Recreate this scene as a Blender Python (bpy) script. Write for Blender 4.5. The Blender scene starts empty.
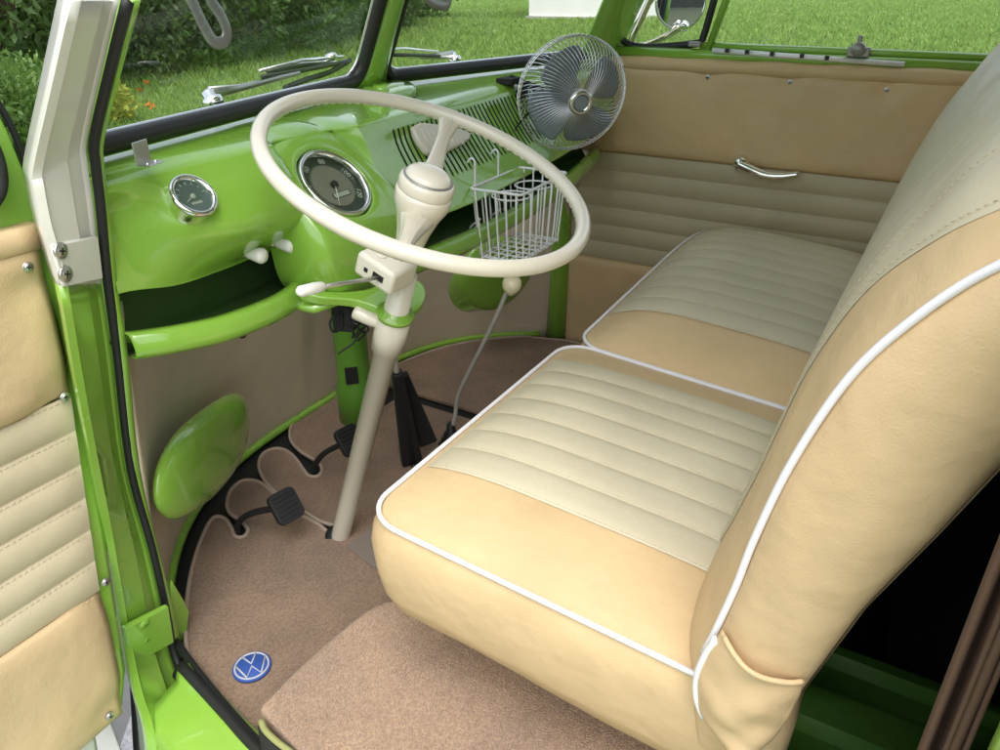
import bpy, bmesh, math, random
import numpy as np
from mathutils import Vector, Matrix
random.seed(7); rng = np.random.default_rng(7)
S = bpy.context.scene
COL = S.collection
R = math.radians

# ------------------------------------------------------------------ camera
CAM = np.array([-1.20, -0.519, 0.989]); AZ, PI_, RO, FPX = R(59.19), R(27.67), R(-0.36), 754.0
def cam_axes():
    ca, sa, cp, sp = math.cos(AZ), math.sin(AZ), math.cos(PI_), math.sin(PI_)
    fw = np.array([sa*cp, ca*cp, -sp]); r = np.array([ca, -sa, 0.0]); u = np.cross(r, fw)
    cr, sr = math.cos(RO), math.sin(RO)
    return r*cr+u*sr, -r*sr+u*cr, fw
CR, CU, CF = cam_axes()
def ray(px, py): return (px-500)/FPX*CR - (py-375)/FPX*CU + CF
def hit(px, py, ax, v):
    "survey a point of the photograph onto the plane x, y or z = v"
    d = ray(px, py); i = 'xyz'.index(ax); t = (v-CAM[i])/d[i]
    return Vector(CAM+t*d)
def hitp(px, py, p0, n):
    d = ray(px, py); n = np.array(n); t = ((np.array(p0)-CAM)@n)/(d@n)
    return Vector(CAM+t*d)
cd = bpy.data.cameras.new('camera'); cam = bpy.data.objects.new('camera', cd); COL.objects.link(cam)
cam.matrix_world = Matrix(((CR[0], CU[0], -CF[0], CAM[0]), (CR[1], CU[1], -CF[1], CAM[1]), (CR[2], CU[2], -CF[2], CAM[2]), (0, 0, 0, 1)))
cd.sensor_width = 36; cd.lens = FPX/1000*36; cd.clip_start = .02; cd.clip_end = 500
S.camera = cam

# ------------------------------------------------------------------ materials
def mat(name, color, rough=.5, metal=0, coat=0, spec=.5, var=0, vscale=5, bump=0, bscale=200, bump2=0, b2scale=6, sheen=0, coat_rough=.05, color2=None, detail=4, bdist=.002, patch=0, pscale=5, rvar=0, rscale=9):
    m = bpy.data.materials.new(name); m.use_nodes = True; nt = m.node_tree; b = nt.nodes['Principled BSDF']
    b.inputs['Base Color'].default_value = (*color, 1); b.inputs['Roughness'].default_value = rough
    b.inputs['Metallic'].default_value = metal; b.inputs['Coat Weight'].default_value = coat; b.inputs['Coat Roughness'].default_value = coat_rough
    b.inputs['Specular IOR Level'].default_value = spec
    if sheen: b.inputs['Sheen Weight'].default_value = sheen
    tc = nt.nodes.new('ShaderNodeTexCoord')
    def noise(sc, det=4, dist=0):
        n = nt.nodes.new('ShaderNodeTexNoise'); n.inputs['Scale'].default_value = sc; n.inputs['Detail'].default_value = det
        nt.links.new(tc.outputs['Object'], n.inputs['Vector']); return n
    if var or color2:
        n = noise(vscale, detail); r = nt.nodes.new('ShaderNodeValToRGB')
        r.color_ramp.elements[0].position = .32; r.color_ramp.elements[1].position = .68
        c2 = color2 or tuple(min(1, c*(1+var)) for c in color); c1 = color if color2 else tuple(c*(1-var) for c in color)
        r.color_ramp.elements[0].color = (*c1, 1); r.color_ramp.elements[1].color = (*c2, 1)
        nt.links.new(n.outputs['Fac'], r.inputs['Fac']); nt.links.new(r.outputs['Color'], b.inputs['Base Color'])
    if patch:
        n = noise(pscale, 3); r = nt.nodes.new('ShaderNodeMapRange'); r.inputs['From Min'].default_value = .35; r.inputs['From Max'].default_value = .65; r.inputs['To Min'].default_value = 1-patch; r.inputs['To Max'].default_value = 1+patch
        nt.links.new(n.outputs['Fac'], r.inputs['Value']); src = b.inputs['Base Color'].links[0].from_socket if b.inputs['Base Color'].links else None
        mx = nt.nodes.new('ShaderNodeVectorMath'); mx.operation = 'SCALE'; mx.inputs[0].default_value = color
        if src: nt.links.new(src, mx.inputs[0])
        nt.links.new(r.outputs[0], mx.inputs['Scale']); nt.links.new(mx.outputs[0], b.inputs['Base Color'])
    if rvar:
        n = noise(rscale, 6); r = nt.nodes.new('ShaderNodeMapRange'); r.inputs['From Min'].default_value = .35; r.inputs['From Max'].default_value = .7; r.inputs['To Min'].default_value = rough-rvar; r.inputs['To Max'].default_value = rough+rvar
        nt.links.new(n.outputs['Fac'], r.inputs['Value']); nt.links.new(r.outputs[0], b.inputs['Roughness'])
    last = None
    for s, sc, dd in ((bump, bscale, bdist), (bump2, b2scale, .02)):
        if s:
            n = noise(sc, 3); bp = nt.nodes.new('ShaderNodeBump'); bp.inputs['Strength'].default_value = s; bp.inputs['Distance'].default_value = dd
            nt.links.new(n.outputs['Fac'], bp.inputs['Height'])
            if last: nt.links.new(last.outputs['Normal'], bp.inputs['Normal'])
            last = bp
    if last: nt.links.new(last.outputs['Normal'], b.inputs['Normal'])
    return m
GREEN = mat('green_paint', (.235, .455, .055), .26, coat=.9, coat_rough=.03, rvar=.05, patch=.03, pscale=6, bump2=.035, b2scale=9, var=.03, vscale=3)
GREEN_D = mat('green_paint_inner', (.11, .30, .03), .4, coat=.5, bump2=.05, b2scale=15)
WHITE = mat('white_paint', (.74, .73, .66), .35, coat=.6, bump2=.06, b2scale=12)
CREAM = mat('cream_enamel', (.70, .66, .55), .27, coat=.6, patch=.02, pscale=6, bump2=.03, b2scale=14)
CREAM2 = mat('cream_plastic', (.68, .65, .56), .42)
IVORY = mat('ivory_knob', (.80, .74, .50), .3, coat=.4)
WHITEP = mat('white_plastic', (.8, .79, .74), .3)
RUBBER = mat('black_rubber', (.013, .014, .015), .5, bump=.15, bscale=120)
BLACKM = mat('black_matte', (.012, .012, .012), .8)
CHROME = mat('chrome', (.82, .82, .82), .08, metal=1)
STEEL = mat('brushed_steel', (.60, .60, .58), .38, metal=1)
GREYM = mat('grey_painted_metal', (.30, .30, .29), .4, metal=.5)
def leather(name, c, b2=.25, rough=.46):
    return mat(name, c, rough, var=.035, vscale=7, bump=.38, bscale=420, bump2=b2, b2scale=11, spec=.4, bdist=.0012, rvar=.09, rscale=14, patch=.035, pscale=6)
LEA = leather('beige_vinyl', (.635, .47, .262), .38)
LEAP = leather('pale_pleated_vinyl', (.585, .53, .38), .14)
LEAD = leather('door_vinyl', (.60, .44, .235), .3)
LEADP = leather('door_pleated_vinyl', (.47, .42, .27), .2)
LEAL = leather('open_door_vinyl', (.60, .45, .255), .3)
LEALP = leather('open_door_pleats', (.58, .505, .345), .15)
PIPE = mat('white_piping', (.80, .80, .84), .35)
THREAD = mat('pale_thread', (.60, .52, .36), .8)
KICK = mat('kick_panel_board', (.66, .56, .42), .75, var=.06, vscale=9, bump=.25, bscale=300)
MAT = mat('brown_mat_pile', (.21, .125, .070), .95, color2=(.35, .222, .130), vscale=210, detail=9, patch=.16, pscale=9, bump=.9, bscale=520, sheen=.3, spec=.1, bdist=.006)
CARPET = mat('light_brown_carpet', (.34, .205, .115), .95, color2=(.54, .355, .22), vscale=220, detail=9, patch=.12, pscale=8, bump=1, bscale=380, sheen=.4, spec=.1, bdist=.008)
BIND = mat('mat_edge_binding', (.42, .33, .26), .8, bump=.6, bscale=500, bdist=.003)
PAD = mat('grey_heel_pad', (.22, .18, .15), .6, bump=.3, bscale=300)
CURT = mat('brown_curtain', (.085, .045, .025), .85, bump=.3, bscale=400)
BLUE = mat('blue_thread', (.03, .085, .35), .6, bump=.4, bscale=900)
SILV = mat('silver_thread', (.50, .52, .56), .6, bump=.4, bscale=900)
DIAL = mat('dial_dark', (.05, .055, .05), .35)
DIALG = mat('dial_grey_green', (.10, .13, .125), .3)
DIALC = mat('dial_centre', (.24, .21, .17), .45)
DIALW = mat('dial_lettering', (.55, .53, .45), .6)
BLADE = mat('smoky_fan_plastic', (.19, .24, .29), .22, coat=.3)
WIREW = mat('white_coated_wire', (.86, .88, .90), .3)
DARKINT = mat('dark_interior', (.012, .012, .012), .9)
PLASTER = mat('white_plaster', (.80, .79, .76), .8, var=.03, vscale=2)
ROAD = mat('pale_gravel', (.30, .30, .31), .9, color2=(.5, .5, .52), vscale=60, bump=.6, bscale=90, bdist=.01)
MIRROR = mat('mirror_glass', (.80, .84, .82), .02, metal=1)
BARK = mat('bark', (.12, .085, .06), .9, bump=.5, bscale=60, bdist=.01)
def glass_mat(tint=(.93, .97, .95)):
    m = bpy.data.materials.new('window_glass'); m.use_nodes = True; nt = m.node_tree; nt.nodes.clear()
    o = nt.nodes.new('ShaderNodeOutputMaterial'); mx = nt.nodes.new('ShaderNodeMixShader'); t = nt.nodes.new('ShaderNodeBsdfTransparent')
    g = nt.nodes.new('ShaderNodeBsdfGlossy'); g.inputs['Roughness'].default_value = .01; fr = nt.nodes.new('ShaderNodeFresnel'); fr.inputs['IOR'].default_value = 1.45; ge = nt.nodes.new('ShaderNodeNewGeometry'); mr = nt.nodes.new('ShaderNodeMapRange'); mr.inputs['To Min'].default_value = 1.45; mr.inputs['To Max'].default_value = 1/1.45; nt.links.new(ge.outputs['Backfacing'], mr.inputs['Value']); nt.links.new(mr.outputs[0], fr.inputs['IOR'])
    t.inputs['Color'].default_value = (*tint, 1)
    nt.links.new(fr.outputs[0], mx.inputs[0]); nt.links.new(t.outputs[0], mx.inputs[1]); nt.links.new(g.outputs[0], mx.inputs[2]); nt.links.new(mx.outputs[0], o.inputs[0])
    return m
GLASS = glass_mat()
def leaf_mat(name, c, c2):
    m = mat(name, c, .45, color2=c2, vscale=3.5, detail=6, spec=.4)
    b = m.node_tree.nodes['Principled BSDF']
    nt = m.node_tree; tr = nt.nodes.new('ShaderNodeBsdfTranslucent'); tr.inputs['Color'].default_value = (*[min(1, k*1.5) for k in c2], 1)
    mx = nt.nodes.new('ShaderNodeMixShader'); mx.inputs[0].default_value = .25; out = nt.nodes['Material Output']
    nt.links.new(b.outputs[0], mx.inputs[1]); nt.links.new(tr.outputs[0], mx.inputs[2]); nt.links.new(mx.outputs[0], out.inputs[0])
    return m
LEAF1 = leaf_mat('hedge_leaf', (.04, .085, .022), (.12, .205, .05))
LEAF2 = leaf_mat('low_shrub_leaf', (.055, .12, .02), (.14, .24, .05))
LEAF3 = leaf_mat('yellow_leaf', (.16, .22, .03), (.38, .38, .06))
GRASSM = leaf_mat('grass_blade', (.12, .22, .04), (.30, .42, .11))
LAWN = mat('lawn_soil_and_grass', (.07, .13, .022), .9, color2=(.14, .22, .05), vscale=5, detail=9, bump=.8, bscale=40, bdist=.03)
ORANGE = mat('orange_petals', (.85, .20, .03), .5)

# ------------------------------------------------------------------ object helpers
def wloc(o):
    l = Vector(o.location)
    while o.parent:
        l = o.location.copy(); break
    return l
POS = {}
def link(o, parent=None, at=Vector((0, 0, 0))):
    COL.objects.link(o); o.location = at; POS[o.name] = Vector(at)
    if parent is not None:
        o.parent = parent; o.matrix_parent_inverse = Matrix.Translation(-POS[parent.name])
    return o
def tag(o, label=None, cat=None, group=None, kind=None):
    if label: o['label'] = label
    if cat: o['category'] = cat
    if group: o['group'] = group
    if kind: o['kind'] = kind
    return o
def empty(name, loc, label, cat, group=None):
    o = bpy.data.objects.new(name, None); o.empty_display_size = .05; link(o, None, Vector(loc)); return tag(o, label, cat, group)
class MB:
    "collects world-space geometry for ONE mesh object"
    def __init__(s): s.v = []; s.f = []; s.m = []
    def add(s, vs, fs, mi=0):
        o = len(s.v); s.v += [tuple(v) for v in vs]; s.f += [tuple(i+o for i in f) for f in fs]; s.m += [mi]*len(fs); return s
    def build(s, name, mats, parent=None, smooth=True, label=None, bevel=0, solid=0, solid_off=0, sub=0, autosmooth=None, at=None, bseg=2):
        me = bpy.data.meshes.new(name); vs = np.array(s.v, float)
        c = Vector(((vs[:, 0].min()+vs[:, 0].max())/2, (vs[:, 1].min()+vs[:, 1].max())/2, vs[:, 2].min())) if at is None else Vector(at)
        me.from_pydata([tuple(v) for v in (vs-np.array(c))], [], s.f)
        mats = mats if isinstance(mats, (list, tuple)) else [mats]
        for m in mats: me.materials.append(m)
        if len(mats) > 1: me.polygons.foreach_set('material_index', s.m)
        me.validate(); 
        if smooth: me.polygons.foreach_set('use_smooth', [True]*len(me.polygons))
        bm = bmesh.new(); bm.from_mesh(me); bmesh.ops.recalc_face_normals(bm, faces=bm.faces)
        if autosmooth is not None:
            for e in bm.edges:
                if len(e.link_faces) == 2 and e.calc_face_angle(0) > R(autosmooth): e.smooth = False
        bm.to_mesh(me); bm.free(); me.update()
        o = bpy.data.objects.new(name, me); link(o, parent, c)
        if label: o['label'] = label
        if solid:
            md = o.modifiers.new('solid', 'SOLIDIFY'); md.thickness = solid; md.offset = solid_off
        if bevel:
            md = o.modifiers.new('bevel', 'BEVEL'); md.width = bevel; md.segments = bseg; md.limit_method = 'ANGLE'; md.angle_limit = R(35); md.harden_normals = False
        if sub:
            md = o.modifiers.new('sub', 'SUBSURF'); md.levels = sub; md.render_levels = sub
        return o
V = Vector
def smooth_path(pts, n=8, closed=False):
    P = [V(p) for p in pts]; out = []; N = len(P)
    rngi = range(N) if closed else range(N-1)
    for i in rngi:
        p0 = P[i-1] if (closed or i > 0) else P[0]*2-P[1]; p1 = P[i]; p2 = P[(i+1) % N]
        p3 = P[(i+2) % N] if (closed or i+2 < N) else P[-1]*2-P[-2]
        for k in range(n):
            t = k/n
            out.append(.5*((2*p1)+(p2-p0)*t+(2*p0-5*p1+4*p2-p3)*t*t+(3*p1-p0-3*p2+p3)*t**3))
    if not closed: out.append(P[-1])
    return out
def tube(mb, pts, r, seg=8, closed=False, mi=0, cap=True, flat=None):
    P = [V(p) for p in pts]; n = len(P); rs = r if isinstance(r, (list, tuple)) else [r]*n
    T = []
    for i in range(n):
        a = P[i-1] if (i or closed) else P[0]; b = P[(i+1) % n] if (i < n-1 or closed) else P[-1]
        t = (b-a); T.append(t.normalized() if t.length > 1e-9 else V((0, 0, 1)))
    up = V((0, 0, 1)) if abs(T[0].z) < .9 else V((1, 0, 0))
    nrm = (up-T[0]*up.dot(T[0])).normalized(); vs = []
    for i in range(n):
        nrm = (nrm-T[i]*nrm.dot(T[i])).normalized(); bn = T[i].cross(nrm)
        for k in range(seg):
            a = 2*math.pi*k/seg; vs.append(P[i]+(nrm*math.cos(a)+bn*math.sin(a)*(flat or 1))*rs[i])
    fs = [(i*seg+k, i*seg+(k+1) % seg, ((i+1) % n)*seg+(k+1) % seg, ((i+1) % n)*seg+k) for i in range(n if closed else n-1) for k in range(seg)]
    if cap and not closed: fs += [tuple(range(seg))[::-1], tuple((n-1)*seg+k for k in range(seg))]
    return mb.add(vs, fs, mi)
def frame(n, up=V((0, 0, 1))):
    n = V(n).normalized(); u = V(up).cross(n)
    if u.length < 1e-4: u = V((1, 0, 0)).cross(n)
    u.normalize(); return u, n.cross(u), n
def lathe(mb, c, n, prof, seg=32, mi=0, up=V((0, 0, 1)), sx=1, sy=1):
    "prof: list of (radius, height along n)"
    u, v, n = frame(n, up); c = V(c); vs = []; 
    for r, h in prof:
        for k in range(seg):
            a = 2*math.pi*k/seg; vs.append(c+n*h+(u*math.cos(a)*sx+v*math.sin(a)*sy)*max(r, 1e-5))
    m = len(prof); fs = [(i*seg+k, i*seg+(k+1) % seg, (i+1)*seg+(k+1) % seg, (i+1)*seg+k) for i in range(m-1) for k in range(seg)]
    fs += [tuple(range(seg))[::-1], tuple((m-1)*seg+k for k in range(seg))]
    return mb.add(vs, fs, mi)
def box(mb, c, size, rot=None, mi=0):
    M = rot.to_3x3() if rot else Matrix.Identity(3); c = V(c); sx, sy, sz = [k/2 for k in size]
    vs = [c+M@V((x*sx, y*sy, z*sz)) for x in (-1, 1) for y in (-1, 1) for z in (-1, 1)]
    return mb.add(vs, [(0, 1, 3, 2), (4, 6, 7, 5), (0, 4, 5, 1), (2, 3, 7, 6), (0, 2, 6, 4), (1, 5, 7, 3)], mi)
def axes_rot(u, v, n): return Matrix((u, v, n)).transposed()
def grid(mb, fn, nu, nv, mi=0, closed_u=False):
    vs = [fn(i/(nu-1) if not closed_u else i/nu, j/(nv-1)) for j in range(nv) for i in range(nu)]
    fs = [(j*nu+i, j*nu+(i+1) % nu, (j+1)*nu+(i+1) % nu, (j+1)*nu+i) for j in range(nv-1) for i in range(nu if closed_u else nu-1)]
    return mb.add(vs, fs, mi)
def loft(mb, rows, mi=0, closed=False):
    n = len(rows[0]); vs = [p for r in rows for p in r]
    fs = [(j*n+i, j*n+(i+1) % n, (j+1)*n+(i+1) % n, (j+1)*n+i) for j in range(len(rows)-1) for i in range(n if closed else n-1)]
    return mb.add(vs, fs, mi)
def poly_slab(mb, pts, thick, n=V((0, 0, 1)), mi=0):
    pts = [V(p) for p in pts]; m = len(pts); d = V(n).normalized()*thick
    vs = pts+[p-d for p in pts]
    return mb.add(vs, [tuple(range(m)), tuple(range(2*m-1, m-1, -1))]+[(i, m+i, m+(i+1) % m, (i+1) % m) for i in range(m)], mi)
def interp(x, xs, ys): return float(np.interp(x, xs, ys))
def smi(xs, ys):
    "smooth monotone-ish interpolation (catmull in x)"
    xs = np.array(xs, float); ys = np.array(ys, float); m = np.gradient(ys, xs)
    def f(x):
        x = min(max(x, xs[0]), xs[-1]); i = min(max(int(np.searchsorted(xs, x))-1, 0), len(xs)-2); h = xs[i+1]-xs[i]; t = (x-xs[i])/h
        return float((2*t**3-3*t*t+1)*ys[i]+(t**3-2*t*t+t)*h*m[i]+(-2*t**3+3*t*t)*ys[i+1]+(t**3-t*t)*h*m[i+1])
    return f
def rrect(cx, cy, hx, hy, r, n=6):
    out = []
    for qx, qy, a0 in ((1, 1, 0), (-1, 1, 90), (-1, -1, 180), (1, -1, 270)):
        for k in range(n+1):
            a = R(a0+90*k/n); out.append((cx+qx*(hx-r)+r*math.cos(a), cy+qy*(hy-r)+r*math.sin(a)))
    return out
def text_mesh(mb, s, size, c, u, v, mi=0, thick=.0003):
    cu = bpy.data.curves.new('t', 'FONT'); cu.body = s; cu.size = size; cu.align_x = 'CENTER'; cu.align_y = 'CENTER'; cu.extrude = thick
    o = bpy.data.objects.new('t', cu); COL.objects.link(o); dg = bpy.context.evaluated_depsgraph_get(); me = bpy.data.meshes.new_from_object(o.evaluated_get(dg))
    n = u.cross(v); mb.add([V(c)+u*p.co.x+v*p.co.y+n*p.co.z for p in me.vertices], [tuple(p.vertices) for p in me.polygons], mi)
    bpy.data.objects.remove(o); bpy.data.meshes.remove(me); bpy.data.curves.remove(cu)
def screw(parent, c, n, r=.0075, m=STEEL, name='screw'):
    mb = MB(); lathe(mb, c, n, [(r, -.002), (r, .0006), (r*.90, .0015), (r*.70, .0006), (r*.66, .0014), (r*.3, .0020), (0, .0021)], 24)
    u, v, nn = frame(n, V((.3, .2, 1)))
    b = MB(); rot = axes_rot(u, v, nn)
    o = mb.build(name, m, parent)
    box(b, V(c)+nn*.0020, (r*.85, r*.20, .0008), rot, 0); box(b, V(c)+nn*.0020, (r*.20, r*.85, .0008), rot, 0)
    return o, b

# ================================================================== THE VAN
van = empty('camper_van', (0, 0, -.45), 'lime green and white vintage camper van whose open cab fills the photo', 'van')

# ---- nose / kick panel
def nose(x, z):
    if x < 0: return .77-.1*z/.55-.30*(min(abs(x), .76)/.68)**3
    return .77-.06*z/.55-.29*(min(abs(x), .76)/.70)**4-.04*z*(1-min(x/.3, 1))
mb = MB(); grid(mb, lambda u, v: V((-.697+1.420*u, nose(-.697+1.420*u, v*.62), -.02+v*.64)), 60, 12)
kick = mb.build('kick_panel', KICK, van, solid=.004)
mb = MB(); tube(mb, [V((x, nose(x, 0)-.012, .012)) for x in np.linspace(-.70, .70, 60)], .010, 8)
mb.build('floor_channel', GREEN, van)
# outer nose skin: front of the van
mb = MB(); grid(mb, lambda u, v: V((-.73+1.46*u, .86-.02-.36*abs((-.73+1.46*u)/.74)**3-.05*abs(v-.35)-.06*v*v, -.30+v*.92)), 50, 10)
mb.build('nose_skin', WHITE, van, solid=.003)
# headlight bucket covers
def dome_cover(name, pix, p0, n, h, lab):
    P = [hitp(px, py, p0, n) for px, py in pix]; P = smooth_path(P, 5, True); c = sum(P, V())/len(P); nn = V(n).normalized()
    if nn.dot(V(CAM)-c) < 0: nn = -nn
    bo = V((.035 if c.x < 0 else 0, .06, -.045)); rows = [[c+(p-c)*.78+bo for p in P], [c+(p-c)*.985+bo*.08 for p in P]]
    for t in np.linspace(.12, 1.555, 16):
        s, k = math.cos(t)**.62, math.sin(t)**.9
        rows.append([c+(p-c)*s+nn*h*k for p in P])
    mb = MB(); loft(mb, rows, closed=True); k_ = len(P); mb.f.append(tuple(range(len(mb.v)-k_, len(mb.v)))); mb.m.append(0); return mb.build(name, GREEN, kick, label=lab)
dome_cover('headlight_cover', [(240, 397), (229, 393), (205, 406), (178, 428), (160, 455), (152, 482), (154, 507), (168, 520), (185, 514), (208, 496), (230, 468), (241, 440), (243, 415)],
           (-.57, .47, .25), (-.60, 1, 0), .034, 'large glossy green cover low on the left of the footwell')
dome_cover('headlight_cover', [(466, 255), (458, 275), (460, 292), (470, 305), (488, 310), (508, 302), (524, 285), (532, 268), (531, 250), (520, 238), (495, 236), (478, 243)],
           (.55, .50, .25), (.60, 1, 0), .03, 'green cover in the shade behind the gear lever')

# ---- windscreen geometry
def wsy(x): return .497-.23*abs(x)
def wsp(x, z): return V((x*(1-.10*(z-.815)), wsy(x)-.47*(z-.815), z))

# ---- dashboard
DX = [-.74, -.69, -.63, -.56, -.44, -.30, -.18, -.05, .12, .30, .50, .74]
T = {
 'cry': [.298, .298, .301, .303, .300, .300, .312, .325, .346, .352, .345, .31],
 'crz': [.790, .790, .790, .790, .787, .785, .785, .785, .785, .787, .79, .79],
 'm1y': [.312, .310, .283, .266, .262, .275, .296, .308, .318, .324, .318, .29],
 'm1z': [.760, .755, .745, .742, .742, .740, .740, .740, .740, .740, .742, .745],
 'm2y': [.314, .313, .280, .255, .257, .262, .268, .272, .280, .288, .290, .28],
 'm2z': [.725, .72, .71, .700, .690, .688, .688, .688, .688, .690, .692, .695],
 'fby': [.316, .314, .303, .306, .318, .290, .245, .232, .232, .242, .262, .30],
 'fbz': [.662, .660, .650, .645, .640, .636, .630, .630, .636, .641, .646, .652]}
F = {k: smi(DX, v) for k, v in T.items()}
def dash_profile(x):
    w = wsy(x); k = min(max((.092-abs(x+.345))/.03, 0), 1); k = k*k*(3-2*k)
    if k > 0:
        q = _dash_profile(x, w); return [p+V((0, (0, 0, .020, .045, .09, .09, .09, .09, .06)[i]*k, (0, 0, -.004, -.004, 0, 0, 0, 0, 0)[i]*k)) for i, p in enumerate(q)]
    return _dash_profile(x, w)
def _dash_profile(x, w):
    return [V((0, w+.012, .806)), V((0, w-.02, .800)), V((0, F['cry'](x)+.018, F['crz'](x)+.004)), V((0, F['cry'](x)-.004, F['crz'](x)-.008)),
            V((0, F['m1y'](x), F['m1z'](x))), V((0, F['m2y'](x), F['m2z'](x))), V((0, F['fby'](x), F['fbz'](x))),
            V((0, F['fby'](x)+.005, F['fbz'](x)-.005)), V((0, F['fby'](x)+.03, F['fbz'](x)-.002))]
def dash_pt(x, s):
    "s in 0..8 along the profile"
    P = dash_profile(x); i = min(int(s), 7); t = s-i
    p0 = P[max(i-1, 0)]; p1 = P[i]; p2 = P[i+1]; p3 = P[min(i+2, 8)]
    q = .5*((2*p1)+(p2-p0)*t+(2*p0-5*p1+4*p2-p3)*t*t+(3*p1-p0-3*p2+p3)*t**3)
    return V((x, q.y, q.z))
def dash_n(x, s):
    e = .01; a = dash_pt(x+e, s)-dash_pt(x-e, s); b = dash_pt(x, min(s+.05, 8))-dash_pt(x, max(s-.05, 0)); n = a.cross(b).normalized()
    return n if n.y < 0 or n.z > 0 else -n
NS = 38; SX0, SX1 = -.170, .43
def slot_depth(x, s):
    a = min(max((x-SX0)/(SX1-SX0), 0), 1)*NS; k = a-int(a)
    s0, s1 = 3.35, 5.25
    if x < SX0 or x > SX1 or s < s0 or s > s1: return 0
    return 1 if .33 < k < .67 else 0
mb = MB()
xs = list(np.linspace(-.702, SX0, 40))[:-1]
for i in range(NS):
    w = (SX1-SX0)/NS
    for k in (0, .30, .36, .5, .64, .70): xs.append(SX0+w*(i+k))
xs += list(np.linspace(SX1, .74, 24))
ss = sorted(set(list(np.round(np.linspace(0, 8, 81), 3))+[3.34, 3.38, 5.22, 5.26]))
SK = -.018  # slots lean with the panel
vs = []; mi = []
def dv(x, s):
    xx = x+SK*0
    d = slot_depth(x, s); p = dash_pt(x, s)
    if d: p = p-dash_n(x, s)*.008
    return p, d
flags = []
for s in ss:
    for x in xs:
        p, d = dv(x, s); vs.append(p); flags.append(d)
nx = len(xs); fs = []
for j in range(len(ss)-1):
    for i in range(nx-1):
        f = (j*nx+i, j*nx+i+1, (j+1)*nx+i+1, (j+1)*nx+i); fs.append(f); mi.append(1 if sum(flags[k] for k in f) >= 2 else 0)
o_ = len(mb.v); mb.add(vs, fs); mb.m = mi
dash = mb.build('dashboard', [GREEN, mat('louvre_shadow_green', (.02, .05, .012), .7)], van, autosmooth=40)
# shelf under the dash: floor, back wall, rolled lip
LIPX = [-.700, -.66, -.60, -.55, -.50, -.46, -.43]; LY = [.326, .306, .288, .283, .284, .290, .300]; LZ = [.590, .586, .580, .577, .575, .575, .576]
lipL = [V((x, y, z)) for x, y, z in zip(LIPX, LY, LZ)]
lipR = [V(p) for p in [(-.30, .262, .562), (-.20, .252, .560), (-.07, .240, .560), (.08, .234, .566), (.25, .238, .571), (.42, .256, .576), (.56, .282, .580), (.72, .315, .58)]]
def lip(path, nm):
    P = smooth_path(path, 6); rows = []
    for p in P:  # rolled sheet lip: a C-section leaning to the cabin
        rows.append([V((p.x, p.y+dy, p.z+dz)) for dy, dz in [(.03, -.014), (.024, -.010), (.014, .0), (.004, .009), (-.006, .008), (-.010, .002), (-.0125, -.010), (-.012, -.018), (-.008, -.024), (.002, -.024)]])
    m = MB(); loft(m, rows); return m.build(nm, GREEN, dash, solid=.0025)
lip(lipL, 'shelf_lip'); lip(lipR, 'shelf_lip')
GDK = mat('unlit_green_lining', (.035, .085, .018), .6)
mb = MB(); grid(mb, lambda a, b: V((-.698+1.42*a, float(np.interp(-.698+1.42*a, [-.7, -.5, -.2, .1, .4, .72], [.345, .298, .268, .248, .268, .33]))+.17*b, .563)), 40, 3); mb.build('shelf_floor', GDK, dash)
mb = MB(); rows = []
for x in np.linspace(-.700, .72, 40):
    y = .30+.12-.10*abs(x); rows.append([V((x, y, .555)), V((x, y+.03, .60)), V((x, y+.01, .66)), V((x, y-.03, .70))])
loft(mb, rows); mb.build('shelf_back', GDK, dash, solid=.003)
# speedometer pod
pn = V((0, -math.cos(R(45)), math.sin(R(45)))); spc = V((-.354, .270, .721))
def podring(sx, top, bot, yb, off, cx=-.343, k=2.6):
    "rounded arch outline"
    pts = []
    for i in range(48):
        a = 2*math.pi*i/48; ca, sa = math.cos(a), math.sin(a); e = 2/k
        x = cx+sx*abs(ca)**e*(1 if ca > 0 else -1)
        zz = abs(sa)**e*(1 if sa > 0 else -1); z = (top+bot)/2+(top-bot)/2*zz
        pts.append((x, z))
    return pts
def pod_y(z): return float(np.interp(z, [.54, .57, .60, .63, .65, .668, .68, .72, .80], [.238, .228, .221, .217, .218, .223, .230, .269, .349]))
mb = MB(); rows = []
for sx, top, bot, off in ((.112, .804, .540, .10), (.110, .801, .545, .045), (.106, .798, .55, .018), (.101, .793, .553, .007), (.096, .787, .558, .002), (.091, .781, .563, .0)):
    rows.append([V((x, pod_y(z)+off, z)) for x, z in podring(sx, top, bot, 0, 0)])
u, v, n = frame(pn)
def well(r, h): return [spc+n*h+(V((1, 0, 0))*math.cos(2*math.pi*i/48)+v*math.sin(2*math.pi*i/48))*r for i in range(48)]
W1 = well(.066, .003); L5 = rows[-1]
for t in (.3, .6, .85):
    r_ = [L5[i].lerp(W1[i], t) for i in range(48)]; rows.append([V((p.x, pod_y(p.z)-.002*t, p.z)) for p in r_])
rows.append(W1); rows.append(well(.0625, .002)); rows.append(well(.060, -.014))
loft(mb, rows, closed=True)
pod = mb.build('speedometer_pod', GREEN, van)
speedo = empty('speedometer', spc, None, None); del_ = speedo
speedo.parent = van; speedo.matrix_parent_inverse = Matrix.Translation(-POS[van.name])
speedo.location = spc
mb = MB(); lathe(mb, spc, n, [(.0585, -.014), (.0595, -.004), (.0585, .004), (.0555, .006), (.0525, .003), (.0515, -.004)], 56); mb.f = mb.f[:-2]; mb.m = mb.m[:-2]; mb.build('bezel', CHROME, speedo)
mb = MB(); lathe(mb, spc, n, [(.055, -.010), (.055, -.0065)], 56); mb.build('dial', DIAL, speedo, smooth=False)
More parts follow.
